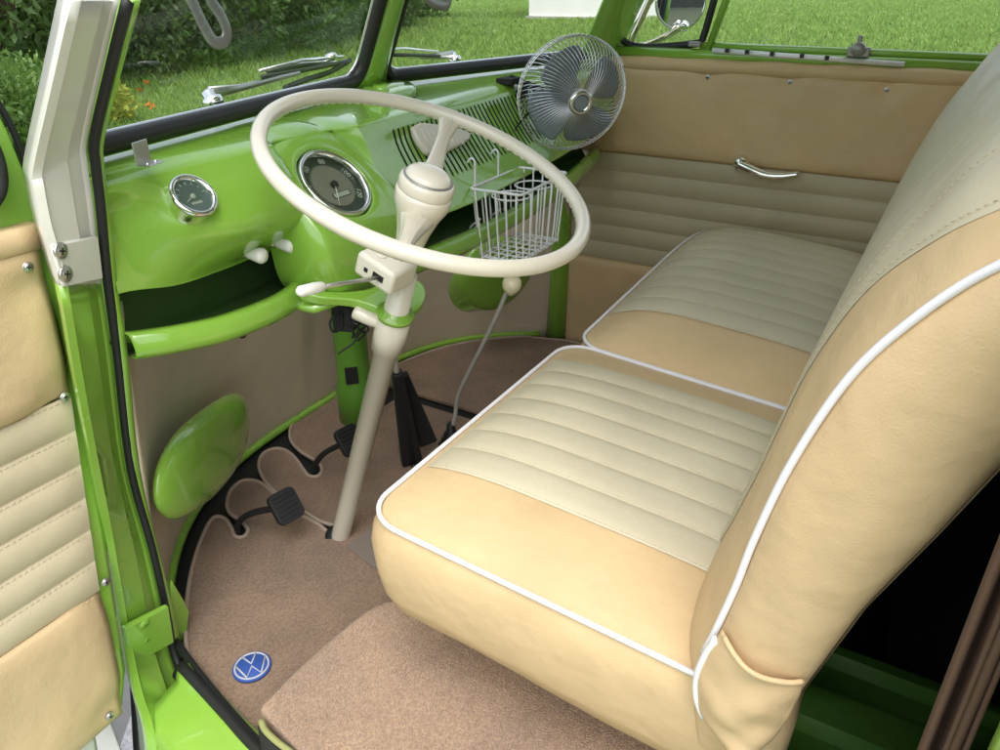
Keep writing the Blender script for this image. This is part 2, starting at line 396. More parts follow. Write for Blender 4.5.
mb = MB(); lathe(mb, spc, n, [(.036, -.0068), (.036, -.0055)], 48); mb.build('dial_centre', DIALC, speedo, smooth=False)
mb = MB(); X = V((1, 0, 0)); Yv = v
def dp(a, r, h): return spc+n*h+(X*math.sin(R(a))+Yv*math.cos(R(a)))*r
for a, s_ in ((-132, '20'), (-82, '40'), (-34, '60'), (16, '80'), (70, '100'), (122, '120')):
    up = (dp(a, 1, 0)-dp(a, 0, 0)).normalized(); rt = up.cross(n).normalized(); text_mesh(mb, s_, .012, dp(a, .0445, -.0062), rt, up)
for a in range(-130, 135, 7): tube(mb, [dp(a, .0365, -.0062), dp(a, .0385, -.0062)], .0004, 4)
for k in range(6): box(mb, spc+n*(-.0048)+X*(-.012+.0055*k+.001)-Yv*.017, (.0045, .007, .0008), axes_rot(X, Yv, n))
mb.build('dial_numbers', DIALW, speedo, smooth=False)
mb = MB(); box(mb, spc+n*(-.0052)+X*.0028-Yv*.017, (.036, .009, .0006), axes_rot(X, Yv, n)); mb.build('odometer_window', BLACKM, speedo, smooth=False)
mb = MB(); lathe(mb, spc, n, [(.006, -.005), (.006, .0), (.004, .001)], 24); mb.build('needle_boss', BLACKM, speedo)
mb = MB(); tube(mb, [spc-n*.001, spc-n*.001+(X*-.50-Yv*.86)*.040], [.0010, .0004], 6); mb.build('needle', WHITEP, speedo)
mb = MB(); lathe(mb, spc, n, [(.054, .0008), (.054, .0016)], 48); mb.build('cover_glass', GLASS, speedo, smooth=False)
# small round gauge
gn = V((0, -math.cos(R(42)), math.sin(R(42)))); gc = V((-.603, .2742, .7548)); gu, gv, _ = frame(gn)
gauge = empty('temperature_gauge', gc, None, None); gauge.parent = van; gauge.matrix_parent_inverse = Matrix.Translation(-POS[van.name])
mb = MB(); lathe(mb, gc, gn, [(.0275, -.022), (.0285, .0), (.030, .004), (.0285, .008), (.0245, .0085), (.0225, .003), (.0225, -.004)], 44); mb.f = mb.f[:-2]; mb.m = mb.m[:-2]; mb.build('bezel', CHROME, gauge)
mb = MB(); lathe(mb, gc, gn, [(.0235, -.004), (.0235, .0025)], 40); mb.build('dial', DIALG, gauge, smooth=False)
mb = MB()
for a in (-70, -45, -20, 5, 30, 55, 80):
    d = V((1, 0, 0))*math.sin(R(a))+gv*math.cos(R(a)); tube(mb, [gc+d*.0165+gn*.0028, gc+d*.0205+gn*.0028], .0005, 4)
for k in range(5): box(mb, gc+gn*.0028+X*(-.006+.003*k)-gv*.009, (.002, .003, .0006), axes_rot(X, gv, gn))
mb.build('dial_marks', DIALW, gauge, smooth=False)
mb = MB(); tube(mb, [gc+gn*.004, gc+gn*.004+(X*-.8-gv*.35)*.016], [.0009, .0004], 6); lathe(mb, gc, gn, [(.0035, .002), (.003, .0045)], 16); mb.build('needle', DIALW, gauge)
mb = MB(); lathe(mb, gc, gn, [(.0235, .0058), (.0235, .0062)], 40); mb.build('cover_glass', GLASS, gauge, smooth=False)
# two pull knobs below the gauge
for (px, py, qx, qy) in ((243, 252, 251, 259), (273, 242, 283, 248)):
    a = hit(px, py, 'y', .308); b = a+V((.010, -.034, -.004)); d = (b-a).normalized()
    kn = MB(); lathe(kn, a, d, [(.006, .004), (.0078, .010), (.0095, .018), (.0112, .026), (.0112, .030), (.008, .0345), (0, .0355)], 24)
    ko = kn.build('pull_knob', WHITEP, dash)
    r2 = MB(); lathe(r2, a, d, [(.009, -.012), (.009, .001), (.0075, .004), (.004, .005), (.004, .008)], 20); r2.build('knob_collar', STEEL, dash)
# ashtray pull in the middle of the louvres
mb = MB(); A = dash_pt(-.02, 4.45); an = dash_n(-.0, 4.45); au, av, _ = frame(an); 
a0 = hitp(441, 147, A+an*.010, an)
pts = [hitp(x, y, A+an*.014, an) for x, y in ((412, 127), (420, 122), (440, 124), (460, 128), (472, 133), (470, 139), (462, 144), (450, 150), (437, 155), (428, 152), (420, 142))]
poly_slab(mb, pts, .012, an)
ash = mb.build('ashtray_pull', CREAM2, van, bevel=.003, smooth=True, autosmooth=30)
mb = MB()
for k in range(8):
    t = k/7; p = hitp(421+t*42, 129+t*8, A+an*.0150, an); q = hitp(431+t*32, 149-t*4, A+an*.0150, an); tube(mb, [p, q], .0011, 6)
mb.build('grip_ribs', CREAM2, ash)
# dash-top lids: raised tray lid and oval defroster vents
def toplid(px, nm, m=GREEN, h=.006):
    P = [hit(x, y, 'z', .806) for x, y in px]; P = smooth_path(P, 3, True); mb = MB(); c = sum(P, V())/len(P)
    rows = [[V((p.x, p.y, .795)) for p in P], [V((p.x, p.y, .803+h*.7)) for p in P], [V((c.x+(p.x-c.x)*.94, c.y+(p.y-c.y)*.9, .803+h)) for p in P], [V((c.x+(p.x-c.x)*.02, c.y+(p.y-c.y)*.02, .8035+h)) for p in P]]
    loft(mb, rows, closed=True); return mb.build(nm, m, dash)
toplid([(362, 90), (372, 85), (395, 82), (412, 86), (415, 90), (400, 94), (382, 98), (368, 95)], 'tray_lid', h=.010)
toplid([(372, 90), (383, 86), (396, 85), (406, 88), (393, 92), (380, 94)], 'tray_lid_panel', h=.0135)
toplid([(404, 76), (418, 71), (445, 68), (466, 68), (470, 71), (455, 75), (425, 79), (408, 80)], 'defroster_vent', h=.006)
# metal sun-visor style clips on the screen rubber
def clip(c, w=.030, h=.028, yaw=0):
    mb = MB(); rot = Matrix.Rotation(R(yaw), 3, 'Z'); box(mb, V(c)+rot@V((0, 0, h/2)), (w, .0016, h), rot); box(mb, V(c)+rot@V((0, -.009, .001)), (w, .018, .0016), rot)
    o = mb.build('metal_clip', STEEL, dash, bevel=.0015, smooth=False)
    for dx in (-.008, .008):
        s = MB(); lathe(s, V(c)+rot@V((dx, -.010, .0015)), (0, 0, 1), [(.0032, 0), (.0028, .0018), (0, .0022)], 12); s.build('clip_screw', CHROME, dash)
clip(hit(144, 164, 'z', .803), .028, .026, 20); clip(hit(326, 93, 'z', .812), .026, .02, 15); clip(hit(390, 78, 'z', .812), .030, .02, -12)

# ---- windscreen panes, seals, posts
def pane(side):
    X0, X1 = (-.712, -.032) if side < 0 else (.032, .690)
    def pt(x, z): return wsp(x, z)
    z0, z1 = .822, 1.26
    out = rrect((X0+X1)/2, (z0+z1)/2, (X1-X0)/2, (z1-z0)/2, .035, 6)
    ring = [pt(x, z) for x, z in out]
    ws = empty('windscreen', pt((X0+X1)/2, z0), None, None); ws.parent = van; ws.matrix_parent_inverse = Matrix.Translation(-POS[van.name])
    mb = MB(); mb.add(ring, [tuple(range(len(ring)))]); mb.build('glass', GLASS, ws, smooth=False)
    mb = MB(); tube(mb, [p+V((0, -.004, 0)) for p in ring], .0125, 10, closed=True); mb.build('rubber_seal', RUBBER, ws)
    mb = MB(); out2 = rrect((X0+X1)/2, (z0+z1)/2, (X1-X0)/2-.011, (z1-z0)/2-.011, .038, 6); tube(mb, [pt(x, z)+V((0, .006, 0)) for x, z in out2], .003, 8, closed=True); mb.build('chrome_trim', CHROME, ws)
    # painted frame round the pane
    big = [pt(x, z) for x, z in rrect((X0+X1)/2, (z0+z1)/2, (X1-X0)/2+(.036 if side > 0 else .012), (z1-z0)/2+.014, .02, 6)]
    mb = MB(); loft(mb, [[p+V((0, -.006, 0)) for p in big], ring], closed=True); mb.build('screen_frame', GREEN, ws, solid=.006)
pane(-1); pane(1)
mb = MB(); rows = []
for z in np.linspace(.80, 1.30, 12):
    w = .020+.030*math.exp(-(z-.80)/.035); c = wsp(0, z); rows.append([c+V((-w, -.008, 0)), c+V((-w*.6, -.020, 0)), c+V((0, -.025, 0)), c+V((w*.6, -.020, 0)), c+V((w, -.008, 0))])
loft(mb, rows); mb.build('centre_post', GREEN, van, solid=.01, solid_off=-1)
mb = MB(); tube(mb, smooth_path([wsp(-.10, .86)+V((0, .05, -.03)), wsp(-.045, .87)+V((0, .04, 0)), wsp(-.03, .93)+V((0, .03, 0)), wsp(-.02, 1.1)+V((0, .03, 0))], 6), .006, 8); 
# slotted grey metal straps hanging at the top of each pane
def strap(px, nm='slotted_visor_bracket'):
    P = [hit(x, y, 'y', .335) for x, y in px]; mb = MB(); tube(mb, smooth_path(P, 5, True), .0080, 8, closed=True, flat=.25); return mb.build(nm, GREYM, van)
strap([(186, -40), (188, -10), (196, 10), (206, 30), (214, 42), (224, 42), (227, 32), (221, 16), (208, -6), (204, -40)])
strap([(418, -20), (424, -6), (432, 3), (446, 6), (449, -2), (444, -20)])
# right front post between windscreen and vent window
def quad_strip(rows, name, m, parent=van, solid=.006, off=0, n=5, **k):
    cols = [smooth_path(c, n) for c in zip(*rows)]; mb = MB(); loft(mb, [list(r) for r in zip(*cols)]); return mb.build(name, m, parent, solid=solid, solid_off=off, **k)
quad_strip([[wsp(.64, z)+V((0, -.006, 0)), wsp(.69, z)+V((.005, -.028, 0)), V((.745, wsp(.70, z).y-.030, z)), V((.768, wsp(.70, z).y-.040, z))] for z in (.78, .84, .9, 1.0, 1.15, 1.35)], 'door_post', GREEN)

# ---- left door post (A-post), hinge side: outer edge, face, seal groove, inner flange
A = [(72, 0, -.775), (52, 88, -.778), (34, 168, -.780), (35, 188, -.782), (42, 224, -.785), (50, 250, -.785), (60, 285, -.785)]
Sg = [(119, 0, -.715), (103, 66, -.715), (87, 138, -.715), (88, 165, -.715), (93, 205, -.715), (96, 236, -.715), (101, 284, -.715)]
A2 = [(60, 285, -.785), (75, 373, -.785), (90, 451, -.785), (105, 530, -.785), (117, 600, -.785), (124, 640, -.79), (134, 690, -.81), (146, 730, -.83), (152, 790, -.85)]
S2 = [(101, 284, -.715), (111, 356, -.715), (125, 470, -.715), (147, 550, -.715), (162, 615, -.715), (170, 655, -.722), (190, 705, -.745), (205, 746, -.765), (228, 800, -.79)]
def postrow(a, s):
    pa = hit(a[0], a[1], 'x', a[2]); ps = hit(s[0], s[1], 'x', s[2])
    return pa, ps
def post_strip(Aa, Ss, nm, m, fl=False):
    rows = []
    for a, s in zip(Aa, Ss):
        pa, ps = postrow(a, s)
        q = [pa+V((.02, .05, 0)), pa+V((.001, .006, 0)), pa, pa.lerp(ps, .10)+V((0, -.004, 0)), pa.lerp(ps, .16)+V((0, .001, 0)), pa.lerp(ps, .60)+V((0, -.001, 0)), pa.lerp(ps, .66)+V((0, .005, 0)), pa.lerp(ps, .92)+V((0, .005, 0)), ps]
        rows.append(q)
    return quad_strip(rows, nm, m, solid=.003, n=4, autosmooth=30)
wp = post_strip(A, Sg, 'door_post', WHITE); wp['label'] = 'white painted upper hinge post of the open door'
post_strip(A2, S2, 'door_post', GREEN)
SP = smooth_path([hit(*p[:2], 'x', p[2]) for p in Sg]+[hit(*p[:2], 'x', p[2]) for p in S2[1:]], 6)
mb = MB(); tube(mb, [p+V((.005, -.006, 0)) for p in SP], .0055, 8); mb.build('door_seal', RUBBER, van)
Fp = [(138, 0), (120, 66), (102, 138), (102, 165), (107, 215), (112, 250), (116, 290), (126, 356), (138, 470), (160, 560), (174, 620), (182, 655), (205, 705), (222, 746), (245, 800)]
Fx = [-.70]*12+[-.725, -.745, -.77]
rows = []
for (x, y), fx, s in zip(Fp, Fx, Sg+S2[1:]):
    p = hit(x, y, 'x', fx); q = hit(s[0], s[1], 'x', s[2])
    rows.append([q+V((.006, .004, 0)), q.lerp(p, .5)+V((0, -.006, 0)), p+V((0, -.003, 0)), p+V((.002, .02, 0)), p+V((.003, .12, 0))])
quad_strip(rows, 'post_flange', GREEN, solid=.002, n=4)
# hinge plate with crosshead screws
hp = [hit(x, y, 'x', xx) for x, y, xx in ((48, 244, -.785), (95, 236, -.72), (100, 279, -.72), (60, 287, -.785))]
hn_ = (hp[1]-hp[0]).cross(hp[3]-hp[0]).normalized()
if hn_.dot(V(CAM)-hp[0]) < 0: hn_ = -hn_
hp = [p+hn_*.005 for p in hp]
mb = MB(); poly_slab(mb, hp, .008, hn_); hinge = mb.build('hinge_plate', WHITE, van, bevel=.002, autosmooth=30)
for x, y in ((61, 251), (66, 274)):
    c = hitp(x, y, hp[0]+hn_*.0005, hn_); so, b = screw(hinge, c, hn_, .0092, STEEL)
    b.build('screw_slot', BLACKM, hinge, smooth=False)
# lower hinge: welded plate, bolts
lp = [hit(x, y, 'x', xx) for x, y, xx in ((122, 626, -.79), (166, 604, -.72), (172, 640, -.72), (128, 664, -.79))]
ln = (lp[1]-lp[0]).cross(lp[3]-lp[0]).normalized()
if ln.dot(V(CAM)-lp[0]) < 0: ln = -ln
lp = [p+ln*.007 for p in lp]; mb = MB(); poly_slab(mb, lp, .009, ln); lh = mb.build('hinge_plate', GREEN, van, bevel=.002, autosmooth=30)
for x, y in ((145, 624), (147, 640)):
    so, b = screw(lh, hitp(x, y, lp[0]+ln*.0005, ln), ln, .008, GREEN); b.build('screw_slot', GREEN_D, lh, smooth=False)
brk = [hitp(x, y, lp[0]+V((.04, .03, 0)), ln) for x, y in ((172, 580), (190, 610), (186, 650), (174, 655), (168, 610))]
mb = MB(); poly_slab(mb, brk, .006, ln); mb.build('post_gusset', GREEN, van, bevel=.003, autosmooth=30)

# ---- sill outside the seal, at the step
rows = []
for (y, xi, zi) in ((.34, -.735, .02), (.26, -.752, .015), (.18, -.768, .015), (.10, -.778, .02), (.0, -.785, .03), (-.15, -.79, .05), (-.35, -.79, .06), (-.6, -.79, .06)):
    rows.append([V((xi+.015, y, zi+.012)), V((xi-.012, y, zi+.016)), V((xi-.018, y, zi+.002)), V((xi-.07, y, zi-.012)), V((xi-.082, y, zi-.022)), V((xi-.088, y, zi-.12)), V((xi-.05, y, zi-.40))])
quad_strip(rows, 'door_sill', GREEN, solid=.004, n=5)
mb = MB(); tube(mb, smooth_path([V((-.740, .34, .042)), V((-.762, .22, .036)), V((-.782, .12, .038)), V((-.79, .0, .052)), V((-.795, -.2, .07)), V((-.795, -.55, .08))], 6), .0085, 8); mb.build('door_seal', RUBBER, van)
mb = MB(); tube(mb, smooth_path([V((-.705, .40, .03)), V((-.728, .32, .030)), V((-.752, .22, .028)), V((-.772, .12, .030)), V((-.78, .02, .035))], 6), .006, 8); mb.build('floor_rubber_edge', RUBBER, van)

# ---- floor pan with black rubber lining
mb = MB(); P = [V((x, nose(x, 0)+.02, -.002)) for x in np.linspace(-.74, .74, 40)]+[V((.76, -.7, -.002)), V((-.77, -.7, -.002))]
poly_slab(mb, P, .01); mb.build('floor_pan', RUBBER, van, smooth=False)

# ---- shell: roof, side walls, rear
mb = MB(); grid(mb, lambda u, v: V((-.70+1.4*u, .28-3.3*v, 1.36+.09*(1-(2*u-1)**4)*min(1, v*8+.2))), 16, 12); mb.build('roof', WHITE, van, solid=.03)
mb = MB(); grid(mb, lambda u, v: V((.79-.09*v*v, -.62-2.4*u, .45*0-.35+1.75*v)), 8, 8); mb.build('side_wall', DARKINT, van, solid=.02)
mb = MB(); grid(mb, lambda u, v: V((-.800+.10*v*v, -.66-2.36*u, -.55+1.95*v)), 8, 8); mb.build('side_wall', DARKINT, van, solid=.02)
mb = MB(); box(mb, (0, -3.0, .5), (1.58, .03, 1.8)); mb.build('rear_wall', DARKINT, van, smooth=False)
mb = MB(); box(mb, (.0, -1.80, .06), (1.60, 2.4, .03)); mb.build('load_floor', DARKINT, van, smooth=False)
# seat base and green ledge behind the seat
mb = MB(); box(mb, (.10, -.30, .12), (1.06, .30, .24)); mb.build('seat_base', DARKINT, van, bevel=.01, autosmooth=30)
mb = MB()
loft(mb, [[V((x, y, z)) for x, z in ((-.76, .105), (-.56, .11), (-.555, .125), (-.50, .13), (-.495, .118), (-.44, .12), (-.435, .145), (-.385, .150), (-.38, .14), (-.335, .142), (-.33, .165), (-.315, .165), (-.312, .05))] for y in (-.44, -.6, -.8)])
mb.build('bulkhead_ledge', mat('green_ledge_paint', (.05, .14, .02), .45, bump2=.1, b2scale=25), van, solid=.003, autosmooth=30)
# B post at the camera side: painted flange and curtain
mb = MB(); loft(mb, [[V((-.780, -.640, z)), V((-.792, -.622, z)), V((-.800, -.619, z)), V((-.812, -.622, z)), V((-.826, -.70, z))] for z in (-.10, .3, .6, .9, 1.3)]); mb.build('lock_post', GREEN, van, solid=.004)

# ---- heater duct, wiring, bracket under the pod
mb = MB(); lathe(mb, hit(349, 412, 'z', .0)+V((-.02, -.05, 0)), (0, 0, 1), [(.048, -.01), (.048, .10), (.040, .13), (.040, .30), (.043, .31), (.043, .33), (.040, .34), (.040, .56)], 28); duct = mb.build('demister_duct', GREEN_D, van)
dc = hit(349, 412, 'z', .0)+V((-.02, -.05, 0))
dv_ = (V(CAM)-dc); dv_.z = 0; dv_.normalize(); side = V((-dv_.y, dv_.x, 0))
mb = MB(); box(mb, dc+dv_*.041-side*.006+V((0, 0, .15)), (.03, .004, .045), axes_rot(side, dv_, V((0, 0, 1)))); mb.build('duct_flap', BLACKM, duct, bevel=.001, smooth=False)
# column bracket
def zhit(pts, z): return [hit(x, y, 'z', z) for x, y in pts]
WC = V((-.399, .062, .769)); TA = R(21.58); WN = V((0, -math.sin(TA), math.cos(TA)))
colbot = hit(340, 538, 'z', 0.0); CAX = (WC-colbot).normalized()
def colp(z): return colbot+CAX*((z-colbot.z)/CAX.z)
cb = colp(.545)
mb = MB(); nb = CAX
out = []
for x, y in ((300, 291), (318, 290), (345, 291), (370, 288), (384, 280), (402, 276), (420, 281), (426, 293), (420, 306), (404, 313), (388, 313), (372, 305), (350, 299), (320, 297)):
    out.append(hitp(x, y, cb, nb))
out = smooth_path(out, 3, True); poly_slab(mb, out, .016, nb)
brk2 = mb.build('column_bracket', GREEN, van, bevel=.005, autosmooth=30, bseg=3)
mb = MB(); lathe(mb, cb, nb, [(.0285, -.002), (.0285, .004), (.020, .005), (.019, .012)], 32); mb.build('bracket_collar', GREEN, brk2)
# bracket web linking the pod base with the bracket
mb = MB(); loft(mb, [[V((-.45, .25, .555)), V((-.40, .235, .556)), V((-.33, .235, .556)), V((-.27, .25, .556))], [V((-.45, .36, .550)), V((-.40, .35, .550)), V((-.33, .35, .55)), V((-.25, .36, .55))]]); mb.build('pod_underside', GREEN, van, solid=.01)

# ---- steering column (fixed) with switch box and lever
col = empty('steering_column', colbot, None, None); col.parent = van; col.matrix_parent_inverse = Matrix.Translation(-POS[van.name])
mb = MB(); L = (WC-colbot).length
lathe(mb, colbot, CAX, [(.019, -.03), (.0185, .0), (.0185, L*.62), (.024, L*.625), (.026, L*.66), (.0255, L*.70), (.019, L*.705), (.018, L*.80)], 36); mb.build('column_tube', CREAM, col)
mb = MB(); lathe(mb, colbot, CAX, [(.030, .0), (.030, .006), (.021, .009)], 32); mb.build('column_boot', RUBBER, col)
bc = hit(386, 268, 'x', -.428); ax_ = V((1, 0, 0)); ay_ = V((0, math.cos(TA), math.sin(TA))); rot = axes_rot(ax_, ay_, WN)
mb = MB(); box(mb, bc, (.056, .066, .036), rot); sw = mb.build('indicator_switch_box', CREAM2, col, bevel=.006, autosmooth=40, bseg=3)
mb = MB(); lathe(mb, bc+WN*.018-ax_*.006+ay_*.008, WN, [(.0075, 0), (.007, .0018), (.0055, .0024), (0, .0026)], 20); mb.build('box_button', CREAM2, col)
c0 = bc
a = hitp(363, 276, c0-CAX*.016, CAX); b = hitp(322, 287, c0-CAX*.016, CAX)+V((0, 0, 0)); c_ = hitp(297, 292, c0-CAX*.016, CAX)
a = bc+V((-.027, -.008, -.004)); b = hit(324, 286, 'y', a.y-.005); c_ = hit(298, 292, 'y', a.y-.005)
mb = MB(); tube(mb, [a+(a-b)*.15, b+(c_-b)*.3], .0030, 10); mb.build('indicator_lever', STEEL, col)
mb = MB(); lathe(mb, b, (c_-b), [(.0042, 0), (.0062, .004), (.0072, .014), (.0068, (c_-b).length-.004), (.004, (c_-b).length), (0, (c_-b).length+.0005)], 20); mb.build('lever_grip', WHITEP, col)
mb = MB(); box(mb, bc+V((-.0275, -.008, -.003)), (.003, .018, .009), rot); box(mb, bc+V((-.0275, .012, .004)), (.003, .006, .006), rot); mb.build('lever_slot', BLACKM, col, smooth=False)
# wiring cluster under the bracket
mb = MB(); wcx = hit(347, 314, 'y', .26); box(mb, wcx, (.045, .035, .045), Matrix.Rotation(R(20), 3, 'Z')); wb = mb.build('wiring_block', BLACKM, van, bevel=.004, autosmooth=30)
mb = MB()
for k in range(7):
    p = wcx+V((random.uniform(-.02, .02), -.015+random.uniform(-.01, .01), random.uniform(-.01, .02))); tube(mb, smooth_path([p, p+V((random.uniform(-.03, .02), -.022, random.uniform(-.02, .02))), p+V((random.uniform(-.04, .03), -.006, -.035))], 5), .0017, 6)
tube(mb, smooth_path([wcx+V((-.028, -.01, -.012)), wcx+V((-.046, -.01, -.010)), wcx+V((-.050, -.01, .006)), wcx+V((-.036, -.01, .014)), wcx+V((-.022, -.01, .010))], 5, True), .002, 6, closed=True)
mb.build('cable', BLACKM, wb)
mb = MB(); tube(mb, [wcx+V((-.012, -.022, -.006)), wcx+V((.012, -.026, -.006))], .0045, 8); tube(mb, [wcx+V((-.01, -.022, .008)), wcx+V((.016, -.026, .008))], .003, 8); mb.build('cable_connector', WHITEP, wb)
mb = MB(); tube(mb, smooth_path([hit(355, 312, 'y', .21), hit(368, 318, 'y', .19), hit(380, 322, 'y', .175)], 4), .011, 12); mb.build('column_elbow', CREAM, col)
# ignition barrel
mb = MB(); lathe(mb, hit(326, 277, 'y', .24), (-.2, -1, .2), [(.008, -.01), (.008, .006), (.005, .009), (0, .0095)], 20); mb.build('ignition_barrel', CHROME, van)
mb = MB(); tube(mb, smooth_path([hit(238, 330, 'y', .31), hit(242, 334, 'y', .30), hit(243, 326, 'y', .33)], 3), .007, 8); mb.build('cable_loop', BLACKM, van)

# ---- pedals
def pedal(padpx, basepx, nm, lab, padz, w=.055, h=.062):
    c = hit(*padpx, 'z', padz); base = hit(*basepx, 'z', .01)
    e = empty(nm, base, lab, 'pedal', None)
    n_ = (V((-.15, -.75, .62))).normalized(); u_, v_, n_ = frame(n_)
    mb = MB(); P2 = rrect(0, 0, w/2, h/2, .012, 5); poly_slab(mb, [c+u_*x+v_*y+n_*.006 for x, y in P2], .014, n_)
    for k in range(6): 
        box(mb, c+v_*(-.022+.0088*k)+n_*.0068, (w*.78, .0035, .0022), axes_rot(u_, v_, n_))
    mb.build('pedal_pad', RUBBER, e, bevel=.002, autosmooth=30)
    mb = MB(); tube(mb, smooth_path([base+V((0, 0, -.02)), base+V((.0, -.005, .018)), base.lerp(c, .35)+V((0, 0, .022)), c-n_*.008], 6), .0065, 10); mb.build('pedal_arm', BLACKM, e)
pedal((286, 506), (238, 530), 'clutch_pedal', 'square ribbed black pedal in front of the steering column foot', .115)
pedal((350, 440), (314, 472), 'brake_pedal', 'dark pedal pad half hidden behind the steering column', .12)

# ---- handbrake with black gaiter
hb = empty('handbrake', (-.06, .38, 0), 'cream lever in long black rubber gaiter just right of the steering column', 'handbrake')
mb = MB()
top = hit(397, 372, 'x', -.11); bot = hit(412, 462, 'x', -.07)
def slab_path(p, q, w0, w1, t, mb):
    d = (q-p).normalized(); s = V((.75, -.66, 0)); s = (s-d*s.dot(d)).normalized(); n2 = d.cross(s)
    for i in range(7):
        a = i/6; c = p.lerp(q, a); w = w0+(w1-w0)*a; yield [c+s*w+n2*t, c+s*w*1.0-n2*t, c-s*w-n2*t, c-s*w+n2*t]
rows = list(slab_path(top, bot, .011, .024, .013, mb)); loft(mb, rows, closed=True); mb.f += [(0, 1, 2, 3), tuple(len(mb.v)-4+k for k in range(4))]; mb.m += [0, 0]
mb.build('gaiter', RUBBER, hb, bevel=.003, autosmooth=30)
mb = MB(); top2 = hit(404, 374, 'x', -.06); bot2 = hit(428, 442, 'x', -.02); rows = list(slab_path(top2, bot2, .009, .021, .012, mb)); loft(mb, rows, closed=True); mb.f += [(0, 1, 2, 3), tuple(len(mb.v)-4+k for k in range(4))]; mb.m += [0, 0]
mb.build('rear_gaiter', BLACKM, hb, bevel=.003, autosmooth=30)
mb = MB(); tube(mb, [top+(bot-top)*.15, hit(393, 352, 'x', -.115), hit(389, 325, 'x', -.12)], .007, 10); mb.build('lever', CREAM, hb)
mb = MB()
for k in range(4):
    p = top.lerp(bot, .15).lerp(bot, 0)+V((.004*k-.006, -.012, 0)); q = bot+V((.011*k-.018, -.014, 0)); tube(mb, [p, q], .0016, 6)
mb.build('gaiter_ribs', BLACKM, hb)

# ---- gear lever
gb = V((.035, .352, .03))
gl = empty('gear_lever', gb, 'thin cranked grey gear lever topped by a round ivory knob', 'gear lever')
gp = [hit(455, 416, 'x', .035), hit(457, 400, 'x', .033), hit(463, 384, 'x', .03), hit(490, 330, 'x', .02), hit(509, 287, 'x', .015)]
mb = MB(); tube(mb, smooth_path([gb+V((0, 0, .02))]+gp, 8), .0048, 12); mb.build('rod', mat('grey_enamel', (.42, .41, .37), .35), gl)
mb = MB(); kc = hit(512, 284, 'x', .014); lathe(mb, kc, (0, -.2, 1), [(.006, -.024), (.011, -.019), (.018, -.009), (.0195, .0), (.0175, .009), (.012, .0150), (.006, .0170), (0, .0175)], 32); mb.build('knob', IVORY, gl)
mb = MB(); lathe(mb, gb, (0, 0, 1), [(.034, -.03), (.032, -.015), (.022, -.008), (.024, .0), (.017, .007), (.018, .014), (.011, .022), (.010, .04), (.006, .045)], 28); mb.build('boot', RUBBER, gl)

# ================================================================== STEERING WHEEL
sw_ = empty('steering_wheel', WC, 'large thin cream two-spoke steering wheel in front of the dash', 'steering wheel')
RW = .2126
def wp_(t, r=RW, h=0): return WC+V((r*math.cos(t), 0, 0))+V((0, math.cos(TA), math.sin(TA)))*(r*math.sin(t))+WN*h
mb = MB()
N = 180; rr = []
tube(mb, [wp_(2*math.pi*k/N) for k in range(N)], .0101, 16, closed=True)
# finger grips on the underside
mb.build('rim', CREAM, sw_)
mb = MB()
for k in range(96):
    t = 2*math.pi*k/96; p = wp_(t, RW-.0046, -.0060); lathe(mb, p, wp_(t+.01)-wp_(t), [(.0020, -.0050), (.0036, -.0024), (.0036, .0024), (.0020, .0050)], 8)
mb.build('finger_grips', CREAM, sw_)
mb = MB()
lathe(mb, WC, WN, [(.0185, -.130), (.0195, -.110), (.024, -.085), (.031, -.060), (.0375, -.045), (.0385, -.032), (.0370, -.026)], 44)
mb.build('hub', CREAM, sw_)
mb = MB(); lathe(mb, WC, WN, [(.0365, -.027), (.0375, -.024), (.0375, -.014), (.0355, -.010), (.0325, -.008)], 44); mb.build('hub_collar', CREAM, sw_)
mb = MB(); lathe(mb, WC, WN, [(.0330, -.010), (.0335, -.008), (.0322, -.0062), (.0305, -.0062)], 44); mb.build('hub_ring', GREYM, sw_)
mb = MB(); lathe(mb, WC, WN, [(.0312, -.009), (.0308, -.0055), (.027, -.0005), (.019, .0035), (.010, .0055), (0, .006)], 44); mb.build('horn_button', CREAM, sw_)
for t in (R(28), R(208)):
    rad = (wp_(t)-WC).normalized(); tan = WN.cross(rad); mb = MB(); rows = []
    for s in np.linspace(0, 1, 14):
        r_ = .020+s*(RW-.020); h = -.060+.056*(s**1.1); w = .0235-.0135*math.sin(min(s*1.25, 1)*math.pi/2)+.008*max(0, s-.8)/.2; th = .014-.0055*s
        ring = []
        for k in range(32):
            a = 2*math.pi*k/32; fl = 1+(.10*math.cos(a*3*1.0+math.pi/2*0) if False else 0)
            x = math.cos(a); z = math.sin(a); groove = .0026*(math.cos(x*math.pi*2.5)**2)*(1 if z > 0 else .3)*(1-s*.5)
            ring.append(WC+rad*r_+WN*(h+z*(th-groove*(abs(z)**.5)*1.6))+tan*(w*x))
        rows.append(ring)
    loft(mb, rows, closed=True); mb.build('spoke', CREAM, sw_)

